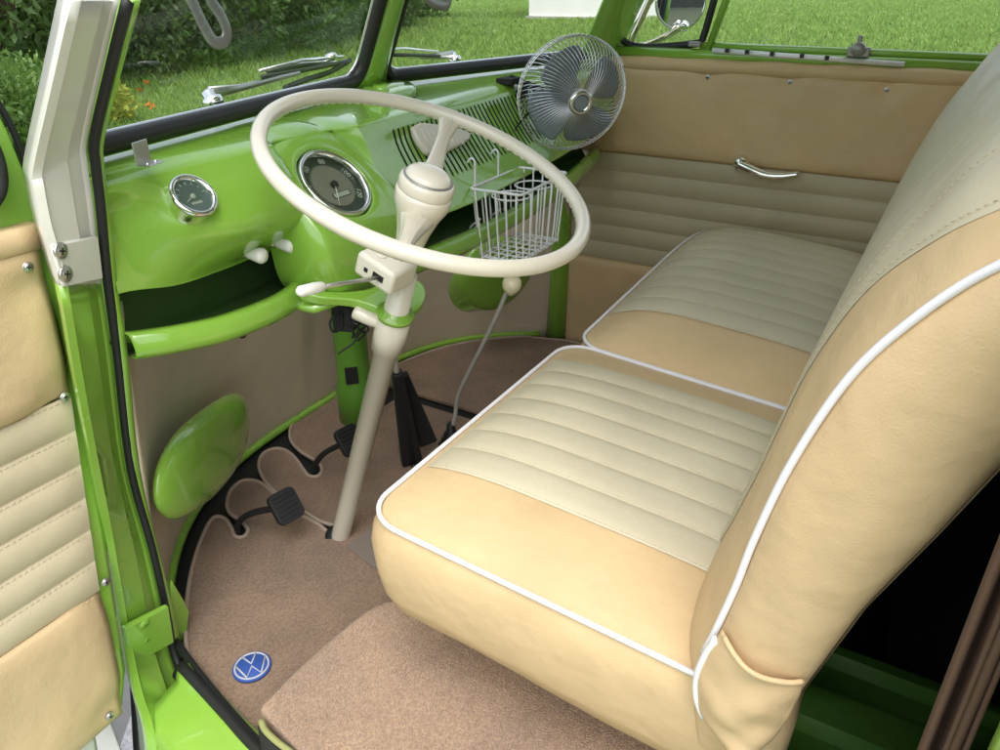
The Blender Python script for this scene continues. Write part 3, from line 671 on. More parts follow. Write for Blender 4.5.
# ================================================================== FLOOR MATS
def fz(z, pts): return [hit(x, y, 'z', z) for x, y in pts]
MZ = .010
main = [(243, 736), (224, 722), (205, 700), (192, 672), (186, 640), (187, 600), (193, 565), (203, 535), (213, 518), (224, 518), (231, 527), (235, 536), (243, 537), (248, 530), (241, 521), (230, 513), (227, 503), (231, 490), (242, 481), (256, 481), (268, 488), (282, 501), (300, 514), (318, 524), (330, 533),
        (334, 526), (320, 521), (305, 512), (282, 497), (266, 482), (259, 467), (262, 455), (273, 449), (285, 450), (295, 458), (303, 469), (309, 476), (318, 476), (322, 469), (316, 461), (300, 451), (291, 440), (291, 427), (299, 415), (315, 403), (331, 396), (341, 402), (350, 414), (360, 424)]
P = [hit(x, y, 'z', MZ) for x, y in main]
P = smooth_path(P, 4)
P += [V(p) for p in [(.16, .60, MZ), (.16, .55, MZ), (.16, -.02, MZ), (-.745, -.02, MZ)]]
mb = MB(); poly_slab(mb, P, .008); 
fm = empty('floor_mat', (-.4, .25, 0), 'brown carpet mat with piped cutouts round the pedals and a round blue badge', 'floor mat', None)
mb.build('pile', MAT, fm, smooth=False)
mb = MB(); tube(mb, P[:-3], .0042, 8); mb.build('edge_binding', BIND, fm)
# round woven badge
ec = hit(252, 667, 'z', MZ+.002); ex = hit(271, 662, 'z', MZ+.002)-ec; ru = .0345
# emblem orientation: letters read from the driver's door
eu = V((.55, .83, 0)).normalized(); eu = (hit(272, 660, 'z', MZ)-hit(232, 674, 'z', MZ)).normalized(); ev = V((-eu.y, eu.x, 0))
bd = MB(); lathe(bd, ec, (0, 0, 1), [(.0305, -.002), (.0305, .0018), (.0295, .003)], 48); badge = bd.build('badge_backing', BLUE, fm)
bd = MB(); tube(bd, [ec+(eu*math.cos(t)+ev*math.sin(t))*.0262+V((0, 0, .0032)) for t in np.linspace(0, 2*math.pi, 48, endpoint=False)], .0016, 8, closed=True)
def stroke(pts, w=.0017):
    tube(bd, [ec+eu*x*.0262+ev*y*.0262+V((0, 0, .0034)) for x, y in pts], w, 6)
stroke([(-.40, .90), (0, .16), (.40, .90)]); stroke([(-.90, .40), (-.42, -.80), (0, -.04), (.42, -.80), (.90, .40)])
bd.build('badge_lettering', SILV, badge)
# passenger side mat
pm = MB(); xs_ = np.linspace(.20, .69, 24); P = [V((x, nose(x, 0)-.035, MZ)) for x in np.linspace(.20, .66, 24)]+[V((.70, .38, MZ)), V((.70, -.02, MZ)), V((.20, -.02, MZ))]
poly_slab(pm, P, .008); pmo = pm.build('floor_mat', MAT, None, smooth=False); tag(pmo, 'plain brown carpet mat on the far passenger side behind the gear lever', 'floor mat')
pb = MB(); tube(pb, P[:26], .0042, 8); pb.build('edge_binding', BIND, pmo)
pd = MB(); P = fz(MZ+.004, [(346, 546), (370, 528), (395, 520), (440, 520), (440, 590), (398, 577), (372, 566)]); poly_slab(pd, P, .003); pdo = pd.build('heel_pad', PAD, None, bevel=.001, smooth=False); tag(pdo, 'thin grey heel pad on the mat between steering column foot and seat', 'pad')
# raised step carpet
SZ = .10
st = [hit(x, y, 'z', SZ) for x, y in ((404, 598), (388, 600), (366, 610), (340, 630), (300, 665), (275, 690), (258, 707))]
P = [V((.66, -.05, SZ)), V((-.20, -.03, SZ)), V((-.36, .0, SZ))]+smooth_path([V((-.42, .045, SZ))]+st, 4)+[V((-.782, .04, SZ)), V((-.785, -.1, SZ)), V((-.785, -.49, SZ)), V((.66, -.49, SZ))]
mb = MB(); poly_slab(mb, P, .085); so = mb.build('step_carpet', CARPET, None, bevel=.016, autosmooth=60, bseg=4); tag(so, 'thick light brown carpet over the raised step below the seat', 'carpet')
mb = MB(); tube(mb, [p+V((-.002, 0, -.004)) for p in smooth_path([V((-.772, .118, SZ)), V((-.781, .095, SZ)), V((-.786, .04, SZ)), V((-.789, -.1, SZ)), V((-.789, -.45, SZ))], 6)], .0045, 8); mb.build('edge_binding', mat('olive_binding', (.30, .32, .12), .8, bump=.5, bscale=500), so)
mb = MB(); loft(mb, [[p+V((-.003, 0, -.008)), p+V((-.006, 0, -.05)), p+V((-.02, 0, -.062))] for p in smooth_path([V((-.775, .118, SZ)), V((-.783, .10, SZ)), V((-.786, .08, SZ)), V((-.790, .04, SZ)), V((-.793, -.1, SZ)), V((-.793, -.45, SZ))], 6)]); mb.build('step_rubber', RUBBER, van, solid=.004)

# ================================================================== SEATS
def cushion(name, x0, x1, label, ins0, ins1, npl, sidepipe, rear=-.50, yf=.0, cr=.030, ex=3.2, sag=0, ph=.0036, tilt=0):
    e = empty(name, ((x0+x1)/2, -.25, .26), label, 'seat', 'front bench cushions')
    cx, cy, hx, hy = (x0+x1)/2, (yf+rear)/2, (x1-x0)/2, (yf-rear)/2
    def edge_z(y, x=None): return .412+.075*y+(tilt*(x-x0)/(x1-x0)-sag*max(0, ((x-cx)/hx))**3 if x is not None else 0)
    def ztop(x, y):
        u_ = min(1, abs((x-cx)/hx)); v_ = min(1, abs((y-cy)/hy))
        return edge_z(y, x)+cr*(1-u_**ex)*(1-v_**4)
    def outline(s, z=None, off=0, sag=0):
        pts = rrect(cx, cy, hx*s+off, hy*s+off, .050*s+.001, 8); 
        # subdivide straight sides
        out = []
        for i, p in enumerate(pts):
            q = pts[(i+1) % len(pts)]; d = math.hypot(q[0]-p[0], q[1]-p[1]); k = max(1, int(round(d/s/.02)) if i % 9 == 8 else 1)
            kk = k if i % 9 != 8 else (24 if True else k)
            for j in range(kk): out.append((p[0]+(q[0]-p[0])*j/kk, p[1]+(q[1]-p[1])*j/kk))
        return out
    rows = []
    for off, dz in ((-.15, -.150), (-.09, -.156), (-.045, -.158), (-.022, -.154), (-.004, -.142), (.006, -.115), (.011, -.08), (.0125, -.045), (.009, -.02), (.003, -.006)):
        rows.append([V((cx+(x-cx)*(1+pk), cy+(y-cy)*(1+pk), edge_z(y, x)+dz+.006*math.sin(x*23+y*17)*(.5 if dz < -.1 else 0.12))) for x, y in outline(1, off=off) for pk in [.0022*math.sin(x*57+y*83+dz*25)*(1 if -.1 < dz < -.01 else .3)]])
    for s in (1, .985, .96, .92, .86, .78, .68, .55, .40, .25, .1, .005):
        rows.append([V((x, y, ztop(x, y))) for x, y in outline(s)])
    mb = MB(); loft(mb, rows, closed=True); mb.build('cover', LEA, e)
    # pleated insert
    W = (ins1-ins0)/npl
    def pz(x, y):
        k = ((x-ins0)/W) % 1.0; b = (1-abs(2*k-1)**4)
        edge = min(1, (yf-.012-y)/.03)
        return ztop(x, y)+.0012+ph*b*max(0, edge)**.5
    ya, yb = yf-.007, rear+.04
    xs = [ins0+W*(i+k) for i in range(npl) for k in (0, .03, .08, .18, .35, .5, .65, .82, .92, .97)]+[ins1]
    ys = [ya+(yb-ya)*t for t in np.concatenate([np.linspace(0, .1, 10), np.linspace(.12, 1, 26)])]
    mb = MB(); vs = [V((x, y, pz(x, y)+(0 if y < ya-.001 else -.0015))) for y in ys for x in xs]; n_ = len(xs)
    # front drop edge following the pipe
    mb.add(vs, [(j*n_+i, j*n_+i+1, (j+1)*n_+i+1, (j+1)*n_+i) for j in range(len(ys)-1) for i in range(n_-1)])
    # stitches
    for i in range(npl+1):
        x = ins0+W*i+(.0028 if i == 0 else -.0028 if i == npl else .0026); y = ya-.01
        while y > yb:
            z = max(pz(x, y), ztop(x, y))+.0006; z2 = max(pz(x, y-.004), ztop(x, y-.004))+.0006
            tube(mb, [V((x, y, z)), V((x, y-.0042, z2))], .00045, 4, mi=1); y -= .0068
    mb.build('pleated_insert', [LEAP, THREAD], e)
    ring = outline(1, off=.0035); mb = MB(); tube(mb, [V((x, y, edge_z(y, x)+.001)) for x, y in ring], .0033, 10, closed=True); mb.build('piping', PIPE, e)
    return e
cushion('seat_cushion', -.652, -.088, 'near driver seat cushion, beige with pale pleats and white piping', -.535, -.165, 7, True)
cushion('seat_cushion', -.078, .720, 'far passenger seat cushion beyond the piped seam, in pale beige', .045, .610, 10, True, yf=-.012, cr=.052, ex=5, sag=.040, ph=.0022, tilt=.034)

# backrest: section (y, z) front then over the top
BX0, BX1 = -.665, .70
fr_z = [.30, .345, .40, .45, .516, .574, .655, .735, .788, .830, .860, .875]; fr_y = [-.433, -.423, -.421, -.431, -.443, -.451, -.467, -.492, -.522, -.557, -.600, -.64]
bk = [(-.475, .30), (-.487, .336), (-.510, .432), (-.537, .541), (-.567, .625), (-.592, .70), (-.622, .80), (-.640, .86)]
def crown(u_): return (1-abs(u_)**15)
CY = [-.40, -.388, -.386, -.398, -.414, -.426, -.445, -.476, -.510, -.540, -.580, -.64]; CZ = [.30, .345, .40, .45, .516, .574, .66, .755, .825, .880, .913, .925]
def back_front(x, t):
    u_ = (x-(BX0+BX1)/2)/((BX1-BX0)/2); k = t*(len(fr_z)-1); i = min(int(k), len(fr_z)-2); f = k-i
    z = fr_z[i]+(fr_z[i+1]-fr_z[i])*f; y = fr_y[i]+(fr_y[i+1]-fr_y[i])*f
    c = crown(u_)
    def cp(j): j = min(max(j, 0), 11); return V((0, fr_y[j]*(1-c)+CY[j]*c, fr_z[j]*(1-c)+CZ[j]*c))
    P0, P1, pm_, pp = cp(i), cp(i+1), cp(i-1), cp(i+2)
    q = .5*((2*P0)+(P1-pm_)*f+(2*pm_-5*P0+4*P1-pp)*f*f+(3*P0-pm_-3*P1+pp)*f**3)
    return V((x, q.y, q.z))
be = empty('bench_seat_back', (0, -.5, .30), 'tall beige bench backrest with white piped edge, nearest the camera', 'seat back')
xs = [BX0+(BX1-BX0)*(.5-.5*math.cos(math.pi*i/60)) for i in range(61)]
mb = MB(); rows = []
for x in xs: rows.append([back_front(x, t) for t in np.linspace(0, 1, 60)])
loft(mb, rows)
# back skin
rows = []
for x in xs:
    c = crown((x-(BX0+BX1)/2)/((BX1-BX0)/2)); rows.append([back_front(x, 1)]+[V((x, y-.004, z+(.05*c if z > .8 else 0))) for y, z in reversed(bk)]+[back_front(x, 0)])
loft(mb, rows); mb.build('cover', LEA, be)
# end panel (bulging side facing the open door), built as a grid between front outline and back outline
def back_edge(t):
    zs = [b[1] for b in bk]; z = .30+(.86-.30)*t; return V((BX0, float(np.interp(z, zs, [b[0] for b in bk])), z))
def endp(u_, v_, sx=BX0, sgn=-1):
    a = back_front(sx, v_); b = back_edge(v_); p = a.lerp(V((sx, b.y-.002, b.z)), u_)
    bulge = .020*(4*u_*(1-u_))**.6*min(1, (v_*7))**.8*(1 if v_ < .9 else max(0, (1-v_)/.1)**.5)+.0006*math.sin(v_*40+u_*9)
    return V((sx+sgn*bulge, p.y, p.z))
mb = MB(); grid(mb, endp, 26, 60); mb.build('end_panel', LEA, be)
mb = MB(); grid(mb, lambda a, b: endp(a, b, BX1, 1), 16, 30); mb.build('end_panel', LEA, be)
for sx in (BX0, BX1):
    mb = MB(); tube(mb, [back_front(sx, t)+V((-.002 if sx < 0 else .002, .003, 0)) for t in np.linspace(.23 if sx < 0 else .04, 1, 70)], .0034, 10); mb.build('piping', PIPE, be)
# pleated middle of the backrest
B0, B1, NB = -.485, .63, 19
W = (B1-B0)/NB; mb = MB(); xs2 = [B0+W*(i+k) for i in range(NB) for k in (0, .04, .12, .3, .5, .7, .88, .96)]+[B1]
def bpl(x, t):
    sh = min(max((t-.45)/.40, 0), 1); sh = sh*sh*(3-2*sh)*.150*min(max((.1-x)/.585, 0), 1)
    p = back_front(x-sh, t); k = ((x-B0)/W) % 1.0; b = 1-abs(2*k-1)**4; n_ = (back_front(x, min(t+.01, 1))-back_front(x, max(t-.01, 0))).cross(V((1, 0, 0))).normalized()
    if n_.y < 0 and n_.z < 0: n_ = -n_
    if n_.y < 0: n_ = n_ if n_.z > 0 else -n_
    n_ = V((0, abs(n_.y), n_.z if n_.y >= 0 else n_.z))
    return p+n_*(.0006+.0026*b)
vs = [bpl(x, t) for t in np.linspace(.08, .99, 44) for x in xs2]; n_ = len(xs2)
mb.add(vs, [(j*n_+i, j*n_+i+1, (j+1)*n_+i+1, (j+1)*n_+i) for j in range(43) for i in range(n_-1)])
for i in range(0, 2):
    x = B0+W*i+.004; t = .08
    while t < .97: tube(mb, [bpl(x, t)+V((0, .0012, .0006)), bpl(x, t+.005)+V((0, .0012, .0006))], .0004, 4, mi=1); t += .0095
mb.build('pleated_insert', [LEAP, THREAD], be)
# tucked skirt at the lower end of the backrest
def xh(L, x): return smooth_path([hit(px, py, 'x', xx) for px, py, xx in [(p[0], p[1], p[2] if len(p) > 2 else x) for p in L]], 8)
skl = xh([(723, 630), (709, 648), (699, 670), (697, 690), (703, 712), (722, 738), (735, 750)], -.676)
skr = xh([(803, 681), (800, 692), (794, 705), (786, 720), (776, 733), (764, 745), (752, 756)], -.678)
def skirt(u_, v_):
    i = min(int(v_*48), 47); f = v_*48-i; a_ = skl[i].lerp(skl[i+1], f); b_ = skr[i].lerp(skr[i+1], f); p = a_.lerp(b_, u_)
    bul = .019*math.sin(math.pi*min(u_*1.02, 1))**.7; fold = .0025*math.sin(v_*13+u_*5)*math.sin(math.pi*u_)+.0016*math.sin(v_*23-u_*9)*v_
    return p+V((-bul-fold, 0, -.003*math.sin(math.pi*u_)*(1-v_)))
mb = MB(); grid(mb, skirt, 36, 48); mb.build('end_skirt', LEA, be, solid=.003)
mb = MB(); tube(mb, [skirt(u_, 0)+V((-.002, 0, .001)) for u_ in np.linspace(.04, 1, 30)], .0026, 8); mb.build('skirt_seam', LEA, be)
mb = MB(); tube(mb, smooth_path([back_front(BX0, .23+k*.01)+V((-.002, .003, 0)) for k in (3, 1)]+[p+V((-.003, 0, 0)) for p in skl[3:34:5]], 4), .0034, 10); mb.build('piping', PIPE, be)
mb = MB(); P_ = xh([(968, 282), (984, 289), (1003, 299)], -.684); 
for k in range(0, len(P_)-1, 1): tube(mb, [P_[k], P_[k].lerp(P_[k+1], .6)], .0006, 4)
# rag ends of the covering tucked below
def rag(u_, v_):
    return V((-.655-.03*v_*math.sin(u_*3.1)+.01*math.sin(u_*13)*v_, -.425-.07*u_, .285-.075*v_+.014*math.sin(u_*9+1)*v_-.03*u_))
mb = MB(); grid(mb, rag, 24, 12); mb.build('tucked_cover_edge', LEA, be, solid=.003)
# white plastic stub of the seat bracket
mb = MB(); tube(mb, [hit(824, 655, 'y', -.56), hit(820, 684, 'y', -.56)], .006, 10); tube(mb, [hit(830, 640, 'y', -.57), hit(828, 662, 'y', -.57)], .012, 10); mb.build('bracket_stub', WHITEP, be)

# curtain by the lock post
CU0, CU1 = hit(926, 745, 'x', -.775).y, hit(972, 745, 'x', -.775).y
def curt(u_, v_):
    z = -.05+.95*v_; return V((-.772-.010*math.sin(u_*22+v_), CU0+(CU1-CU0)*u_+.003*math.sin(u_*13+v_*2), z))
mb = MB(); grid(mb, curt, 90, 20); ct = mb.build('curtain', CURT, None, solid=.003); tag(ct, 'dark brown curtain hanging in folds behind the backrest, bottom right', 'curtain')

# ================================================================== PASSENGER DOOR (closed, far side)
DXP = .745
pdr = empty('passenger_door', (DXP, -.05, 0), None, None); pdr.parent = van; pdr.matrix_parent_inverse = Matrix.Translation(-POS[van.name])
def door_trim(parent, org, du, width, z0, z1, nrm, M, MP, bands, seed, roll_z=None, puck=(), nameP='pleated_panel', xoff=None):
    "trim panel with stitched horizontal pleats between bands[0] and bands[1]; org = point at u=0, z=0; du = unit horizontal"
    org = V(org); du = V(du); nrm = V(nrm)
    zb0, zb1, npl = bands; out = []
    def P(u_, z, h): return org+du*(u_+(float(np.interp(z, *xoff)) if xoff else 0))+V((0, 0, z))+nrm*h
    def puff(u_, z, za, zb):
        a = min(u_, width-u_)/.02; b = min(z-za, zb-z)/.02; k = min(1, max(0, a))**.5*min(1, max(0, b))**.5
        h = .004+.009*k
        for pu, pz in puck: h -= .009*math.exp(-(((u_-pu)/.026)**2+((z-pz)/.026)**2))
        return h+.0011*math.sin(u_*31+z*17+seed)*k
    def panel(za, zb, nm, m):
        mb = MB(); grid(mb, lambda a, b: P(a*width, za+(zb-za)*b, puff(a*width, za+(zb-za)*b, za, zb)), 70, 30); return mb.build(nm, m, parent, solid=.004, solid_off=-1)
    panel(zb1, z1, 'upper_trim', M); panel(z0, zb0, 'lower_trim', M)
    W = (zb1-zb0)/npl; zs = [zb0+W*(i+k) for i in range(npl) for k in (0, .03, .1, .25, .5, .75, .9, .97)]+[zb1]
    mb = MB(); us = np.linspace(0, width, 40); n_ = len(us)
    def hz(u_, z): k = ((z-zb0)/W) % 1.0; return .0045+.0060*(1-abs(2*k-1)**2.2)*min(1, min(u_, width-u_)/.012+.15)
    mb.add([P(u_, z, hz(u_, z)) for z in zs for u_ in us], [(j*n_+i, j*n_+i+1, (j+1)*n_+i+1, (j+1)*n_+i) for j in range(len(zs)-1) for i in range(n_-1)])
    for i in range(npl+1):
        z = zb0+W*i-.003; u_ = .01
        while u_ < width-.01: tube(mb, [P(u_, z, .0072), P(u_+.0045, z, .0072)], .0005, 4, mi=1); u_ += .0075
    mb.build(nameP, [MP, THREAD], parent)
    return P
# world: runs from front (y=.40) back to y=-.62
Pp = door_trim(pdr, (DXP, .405, 0), (0, -1, 0), 1.03, -.02, .795, (-1, 0, 0), LEAD, LEADP, (.275, .578, 6), 1, puck=tuple((.405-hit(px, py, 'x', DXP-.006).y, hit(px, py, 'x', DXP-.006).z) for px, py in ((708, 77), (790, 82), (887, 90), (975, 97))))
for px, py in ((708, 77), (790, 82), (887, 90), (975, 97)):
    c = hit(px, py, 'x', DXP-.0085); so, b = screw(pdr, c, (-1, 0, 0), .006, STEEL); b.build('screw_slot', BLACKM, pdr, smooth=False)
mb = MB(); rows = []
for y in np.linspace(.300, -.63, 40):
    rr_ = .014+.0012*math.sin(y*40); rows.append([V((DXP-.004-rr_*math.cos(a), y, .800+rr_*math.sin(a)*1.1)) for a in np.linspace(-1.5, 1.57, 10)]+[V((DXP+.03, y, .816))])
loft(mb, rows); mb.build('padded_roll', LEAD, pdr, solid=.003)
mb = MB(); box(mb, (DXP+.022, -.12, .40), (.03, 1.06, .83)); mb.build('door_shell', GREEN, pdr, smooth=False)
# sill under windows
mb = MB(); tube(mb, [V((DXP+.01, .33, .825)), V((DXP+.01, -.64, .822))], .014, 10); mb.build('window_sill', GREEN, pdr)
# vent post
a = hit(708, 50, 'x', .76); b = hit(745, -50, 'x', .74); mb = MB(); tube(mb, [a, b], .0125, 10, flat=.7); tube(mb, [V((.76, a.y+.02, .845)), V((.76, -.64, .840))], .008, 8); mb.build('window_frame', GREEN, pdr)
mb = MB(); vw = [hit(x, y, 'x', .765) for x, y in ((700, 43), (660, 47), (634, 46), (622, 38), (622, 22), (632, 0), (650, -40), (672, -90), (735, -90), (722, -30), (710, 15), (703, 38))]
tube(mb, smooth_path(vw, 4, True), .009, 8, closed=True); mb.build('vent_window_seal', RUBBER, pdr)
mb = MB(); vg = smooth_path(vw, 4, True); mb.add(vg, [tuple(range(len(vg)))]); mb.build('vent_glass', GLASS, pdr, smooth=False)
mb = MB(); mg = [V((.765, a.y-.01, .84)), V((.765, -.64, .84)), V((.72, -.64, 1.28)), V((.72, a.y-.12, 1.28))]; mb.add(mg, [(0, 1, 2, 3)]); mb.build('sliding_glass', GLASS, pdr, smooth=False)
mb = MB(); p0 = hit(714, 50, 'x', .752); p1 = hit(905, 64, 'x', .752); tube(mb, [p0+V((-.012, 0, 0)), p1+V((-.012, 0, 0))], .0058, 8); mb.build('bright_window_rail', mat('highlight_aluminium', (.86, .87, .88), .5, metal=.3), pdr)  # the rail's bright highlight is put into this whitish, mostly non-metal colour
for px, py in ((727, 50.5), (747, 52), (772, 54), (802, 56), (827, 58)):
    c = hit(px, py, 'x', .734); mb = MB(); box(mb, c, (.006, .009, .009)); mb.build('rail_notch', RUBBER, pdr, smooth=False)
mb = MB(); tube(mb, [hit(905, 62, 'x', .752), hit(1005, 72, 'x', .752)], .0055, 8)
mb.build('dark_window_rail', RUBBER, pdr)
mb = MB(); lc = hit(859, 50, 'x', .742); box(mb, lc+V((0, 0, -.004)), (.014, .046, .020)); lathe(mb, lc+V((-.006, 0, .002)), (-1, 0, 0), [(.015, 0), (.015, .008), (.009, .012), (0, .013)], 24); box(mb, lc+V((0, .002, .020)), (.008, .010, .018)); mb.build('window_latch', GREYM, pdr, bevel=.002, autosmooth=30)
mb = MB(); box(mb, hit(695, 44, 'x', .752), (.014, .03, .012)); mb.build('vent_window_catch', GREYM, pdr, bevel=.002, smooth=False)
# chrome inner handle
hc = hit(742, 163, 'x', DXP-.012)
he = MB(); lathe(he, hc, (-1, 0, 0), [(.023, -.006), (.023, .003), (.021, .011), (.016, .020), (.010, .027)], 28); hr = he.build('door_handle', CHROME, pdr)
mb = MB(); pth = smooth_path([hc+V((-.018, .006, .002)), hit(750, 169, 'x', DXP-.034), hit(765, 175, 'x', DXP-.036), hit(782, 176, 'x', DXP-.034), hit(799, 174, 'x', DXP-.030)], 6); tube(mb, pth, [.0112+.0022*math.sin(i/len(pth)*math.pi)-.0045*i/len(pth) for i in range(len(pth))], 12); mb.build('handle_lever', CHROME, pdr)
# front right jamb
mb = MB(); jp = [[V((.715, .455, z)), V((.700, .425, z)), V((.722, .398, z)), V((.745, .395, z))] for z in (0, .2, .4, .56, .70, .80)]
loft(mb, jp); mb.build('door_post', GREEN, van, solid=.004)
mb = MB(); gpts = [hit(x, y, 'y', .46) for x, y in ((560, 150), (540, 190), (533, 260), (531, 300), (540, 335), (556, 350), (570, 350), (570, 150))]

# ================================================================== DRIVER'S DOOR, open at about 90 degrees
dd = empty('driver_door', (-.80, .345, 0), None, None); dd['label'] = 'open front door with beige pleated trim at the left edge'; dd.parent = van; dd.matrix_parent_inverse = Matrix.Translation(-POS[van.name])
ang = R(2.0); ddu = V((-math.cos(ang), math.sin(ang)*0, 0)); DY = .345
Lx = -.772
z_of = lambda px, py: hit(px, py, 'y', DY).z
Pd = door_trim(dd, (Lx, DY, 0), (-1, 0, 0), .80, .045, .730, (0, -1, 0), LEAL, LEALP, (.262, .545, 6), 3, puck=((.022, .69), (.02, .556), (.012, .25), (.02, .075)), xoff=([.05, .10, .28, .55, .72], [.070, .060, .044, .006, -.006]))
for px, py in ((28, 267), (65, 397), (106, 582), (110, 716)):
    c = hit(px, py, 'y', DY-.0115); so, b = screw(dd, c, (0, -1, 0), .0062, STEEL); b.build('screw_slot', BLACKM, dd, smooth=False)
mb = MB(); rows = []
for x in np.linspace(Lx+.012, -1.58, 30): rows.append([V((x, DY-.008-.007*math.cos(a), .740+.013*math.sin(a))) for a in np.linspace(-1.4, 1.57, 10)]+[V((x, DY+.03, .752))])
loft(mb, rows); mb.build('padded_roll', LEAL, dd, solid=.003)
mb = MB(); poly_slab(mb, [V((x, DY+.004, z)) for x, z in ((-1.6, .035), (-.835, .035), (-.812, .10), (-.786, .30), (-.756, .55), (-.745, .745), (-1.6, .745))], .035, V((0, -1, 0))); ds = mb.build('door_shell', GREEN, dd, bevel=.008, autosmooth=30)
mb = MB(); poly_slab(mb, [V((x, DY+.042, z)) for x, z in ((-1.6, -.05), (-.87, -.05), (-.85, .10), (-.83, .30), (-.80, .55), (-.80, .74), (-1.6, .74))], .02, V((0, -1, 0))); mb.build('outer_skin', WHITE, dd, bevel=.008, autosmooth=30)
mb = MB(); g1 = [hit(x, y, 'y', DY+.01) for x, y in ((-60, 60), (-10, 95), (8, 130), (24, 170), (38, 205), (42, 232), (-60, 232))]
poly_slab(mb, g1, .02, V((0, -1, 0))); mb.build('window_corner', GREEN, dd, bevel=.004, autosmooth=30)
mb = MB(); g2 = [hit(x, y, 'y', DY-.004) for x, y in ((-90, 80), (-34, 112), (-14, 136), (-3, 160), (0, 184), (-6, 200), (-20, 210), (-90, 212))]
tube(mb, smooth_path(g2, 4, True), .008, 8, closed=True); mb.build('vent_window_seal', RUBBER, dd)
mb = MB(); tube(mb, smooth_path([hit(x, y, 'y', DY+.02) for x, y in ((-30, 60), (8, 120), (26, 165), (40, 212), (44, 240))], 5), .004, 8); mb.build('door_edge_seal', RUBBER, dd)
mb = MB(); gg = smooth_path(g2, 4, True); mb.add([p+V((0, .004, 0)) for p in gg], [tuple(range(len(gg)))]); mb.build('vent_glass', GLASS, dd, smooth=False)
# lower front body corner below the post: white paint, and a dark tube added to stand for the shaded gap
mb = MB(); loft(mb, [[V((-.83, .42, z)), V((-.84, .50, z)), V((-.80, .62, z)), V((-.6, .78, z))] for z in (-.40, -.2, -.05, .05, .13)]); mb.build('front_corner_panel', WHITE, van, solid=.004)
mb = MB(); tube(mb, smooth_path([hit(x, y, 'y', .44) for x, y in ((128, 600), (134, 660), (137, 700), (139, 740), (142, 800))], 4), .010, 8); mb.build('dark_gap_strip', RUBBER, van)

# ---- passenger side mirror outside the vent window
wm = empty('wing_mirror', (.86, .30, .85), None, None); wm.parent = van; wm.matrix_parent_inverse = Matrix.Translation(-POS[van.name])
mx = .90
mb = MB(); tube(mb, smooth_path([hit(664, -30, 'x', mx-.05), hit(650, 0, 'x', mx-.05), hit(640, 22, 'x', mx-.05), hit(632, 40, 'x', mx-.05), hit(637, 46, 'x', mx-.04), hit(652, 43, 'x', mx-.02), hit(668, 35, 'x', mx), hit(680, 28, 'x', mx)], 6), .0085, 12); mb.build('mirror_arm', mat('bronze_chrome', (.62, .58, .45), .12, metal=1), wm)
mb = MB(); tube(mb, [hit(622, 38, 'x', mx+.02), hit(640, 17, 'x', mx+.02), hit(662, -14, 'x', mx+.02)], .0065, 10); mb.build('mirror_stay', CHROME, wm)
mc = hit(681, 2, 'x', mx+.02); mn = (V(CAM)-mc).normalized(); mn = (mn+V((-.10, -.45, .0))).normalized()
mb = MB(); lathe(mb, mc, mn, [(.03, -.03), (.062, -.018), (.068, -.004), (.068, .002), (.064, .004), (.062, .001)], 40); mb.build('mirror_shell', CHROME, wm)
mb = MB(); lathe(mb, mc+mn*.0005, mn, [(.0625, .0), (.0625, .0015)], 40); mb.build('mirror_glass', MIRROR, wm, smooth=False)
mb = MB(); lathe(mb, hit(684, 26, 'x', mx), (-1, -.3, .2), [(.004, -.012), (.012, -.006), (.014, 0), (.012, .006), (.004, .012)], 20); mb.build('ball_joint', CHROME, wm)

# ---- wipers outside the screens
def wiper(pivot, elbow, tip, blade, lab=None, post=.03):
    w = empty('wiper', pivot, None, None); w.parent = van; w.matrix_parent_inverse = Matrix.Translation(-POS[van.name])
    if lab: w['label'] = lab
    mb = MB(); lathe(mb, pivot, (0, .5, .8), [(.012, -.03), (.012, -.01), (.016, -.008), (.016, .004), (.010, .008), (.010, .016), (.006, .019)], 20); mb.build('spindle', CHROME, w)
    mb = MB(); tube(mb, [V(pivot)+V((0, .005, .012)), V(elbow), V(tip)], [.010, .006, .003], 8, flat=.5); mb.build('wiper_arm', STEEL, w)
    mb = MB(); tube(mb, blade, .004, 8, flat=.7); mb.build('blade', RUBBER, w)
    mb = MB(); tube(mb, [blade[0]+V((0, .004, .009)), (blade[0]+blade[-1])/2+V((0, .008, .014)), blade[-1]+V((0, .004, .009))], .003, 6); mb.build('blade_holder', CHROME, w)
q = lambda px, py, y: hit(px, py, 'y', y)
wiper(q(213, 102, .47), q(240, 88, .50), q(300, 73, .50), [q(262, 77, .50), q(300, 71, .51), q(345, 62, .53)])
wiper(q(455, 60, .60), q(430, 57, .60), q(375, 54, .59), [q(372, 55, .585), q(405, 55, .59), q(440, 56, .60)])
mb = MB(); tube(mb, smooth_path([q(285, 88, .50), q(305, 80, .515), q(330, 72, .525), q(350, 60, .53)], 4), .005, 8); tube(mb, smooth_path([q(268, 72, .52), q(300, 66, .53), q(342, 64, .53)], 4), .0045, 8); mb.build('wiper_linkage', RUBBER, van)
mb = MB(); tube(mb, smooth_path([q(284, 66, .53), q(305, 63, .54), q(335, 62, .54)], 4), .004, 8); lathe(mb, q(331, 57, .54), (0, .3, 1), [(.012, -.006), (.013, 0), (.010, .006), (0, .008)], 16); mb.build('washer_jet', CHROME, van)

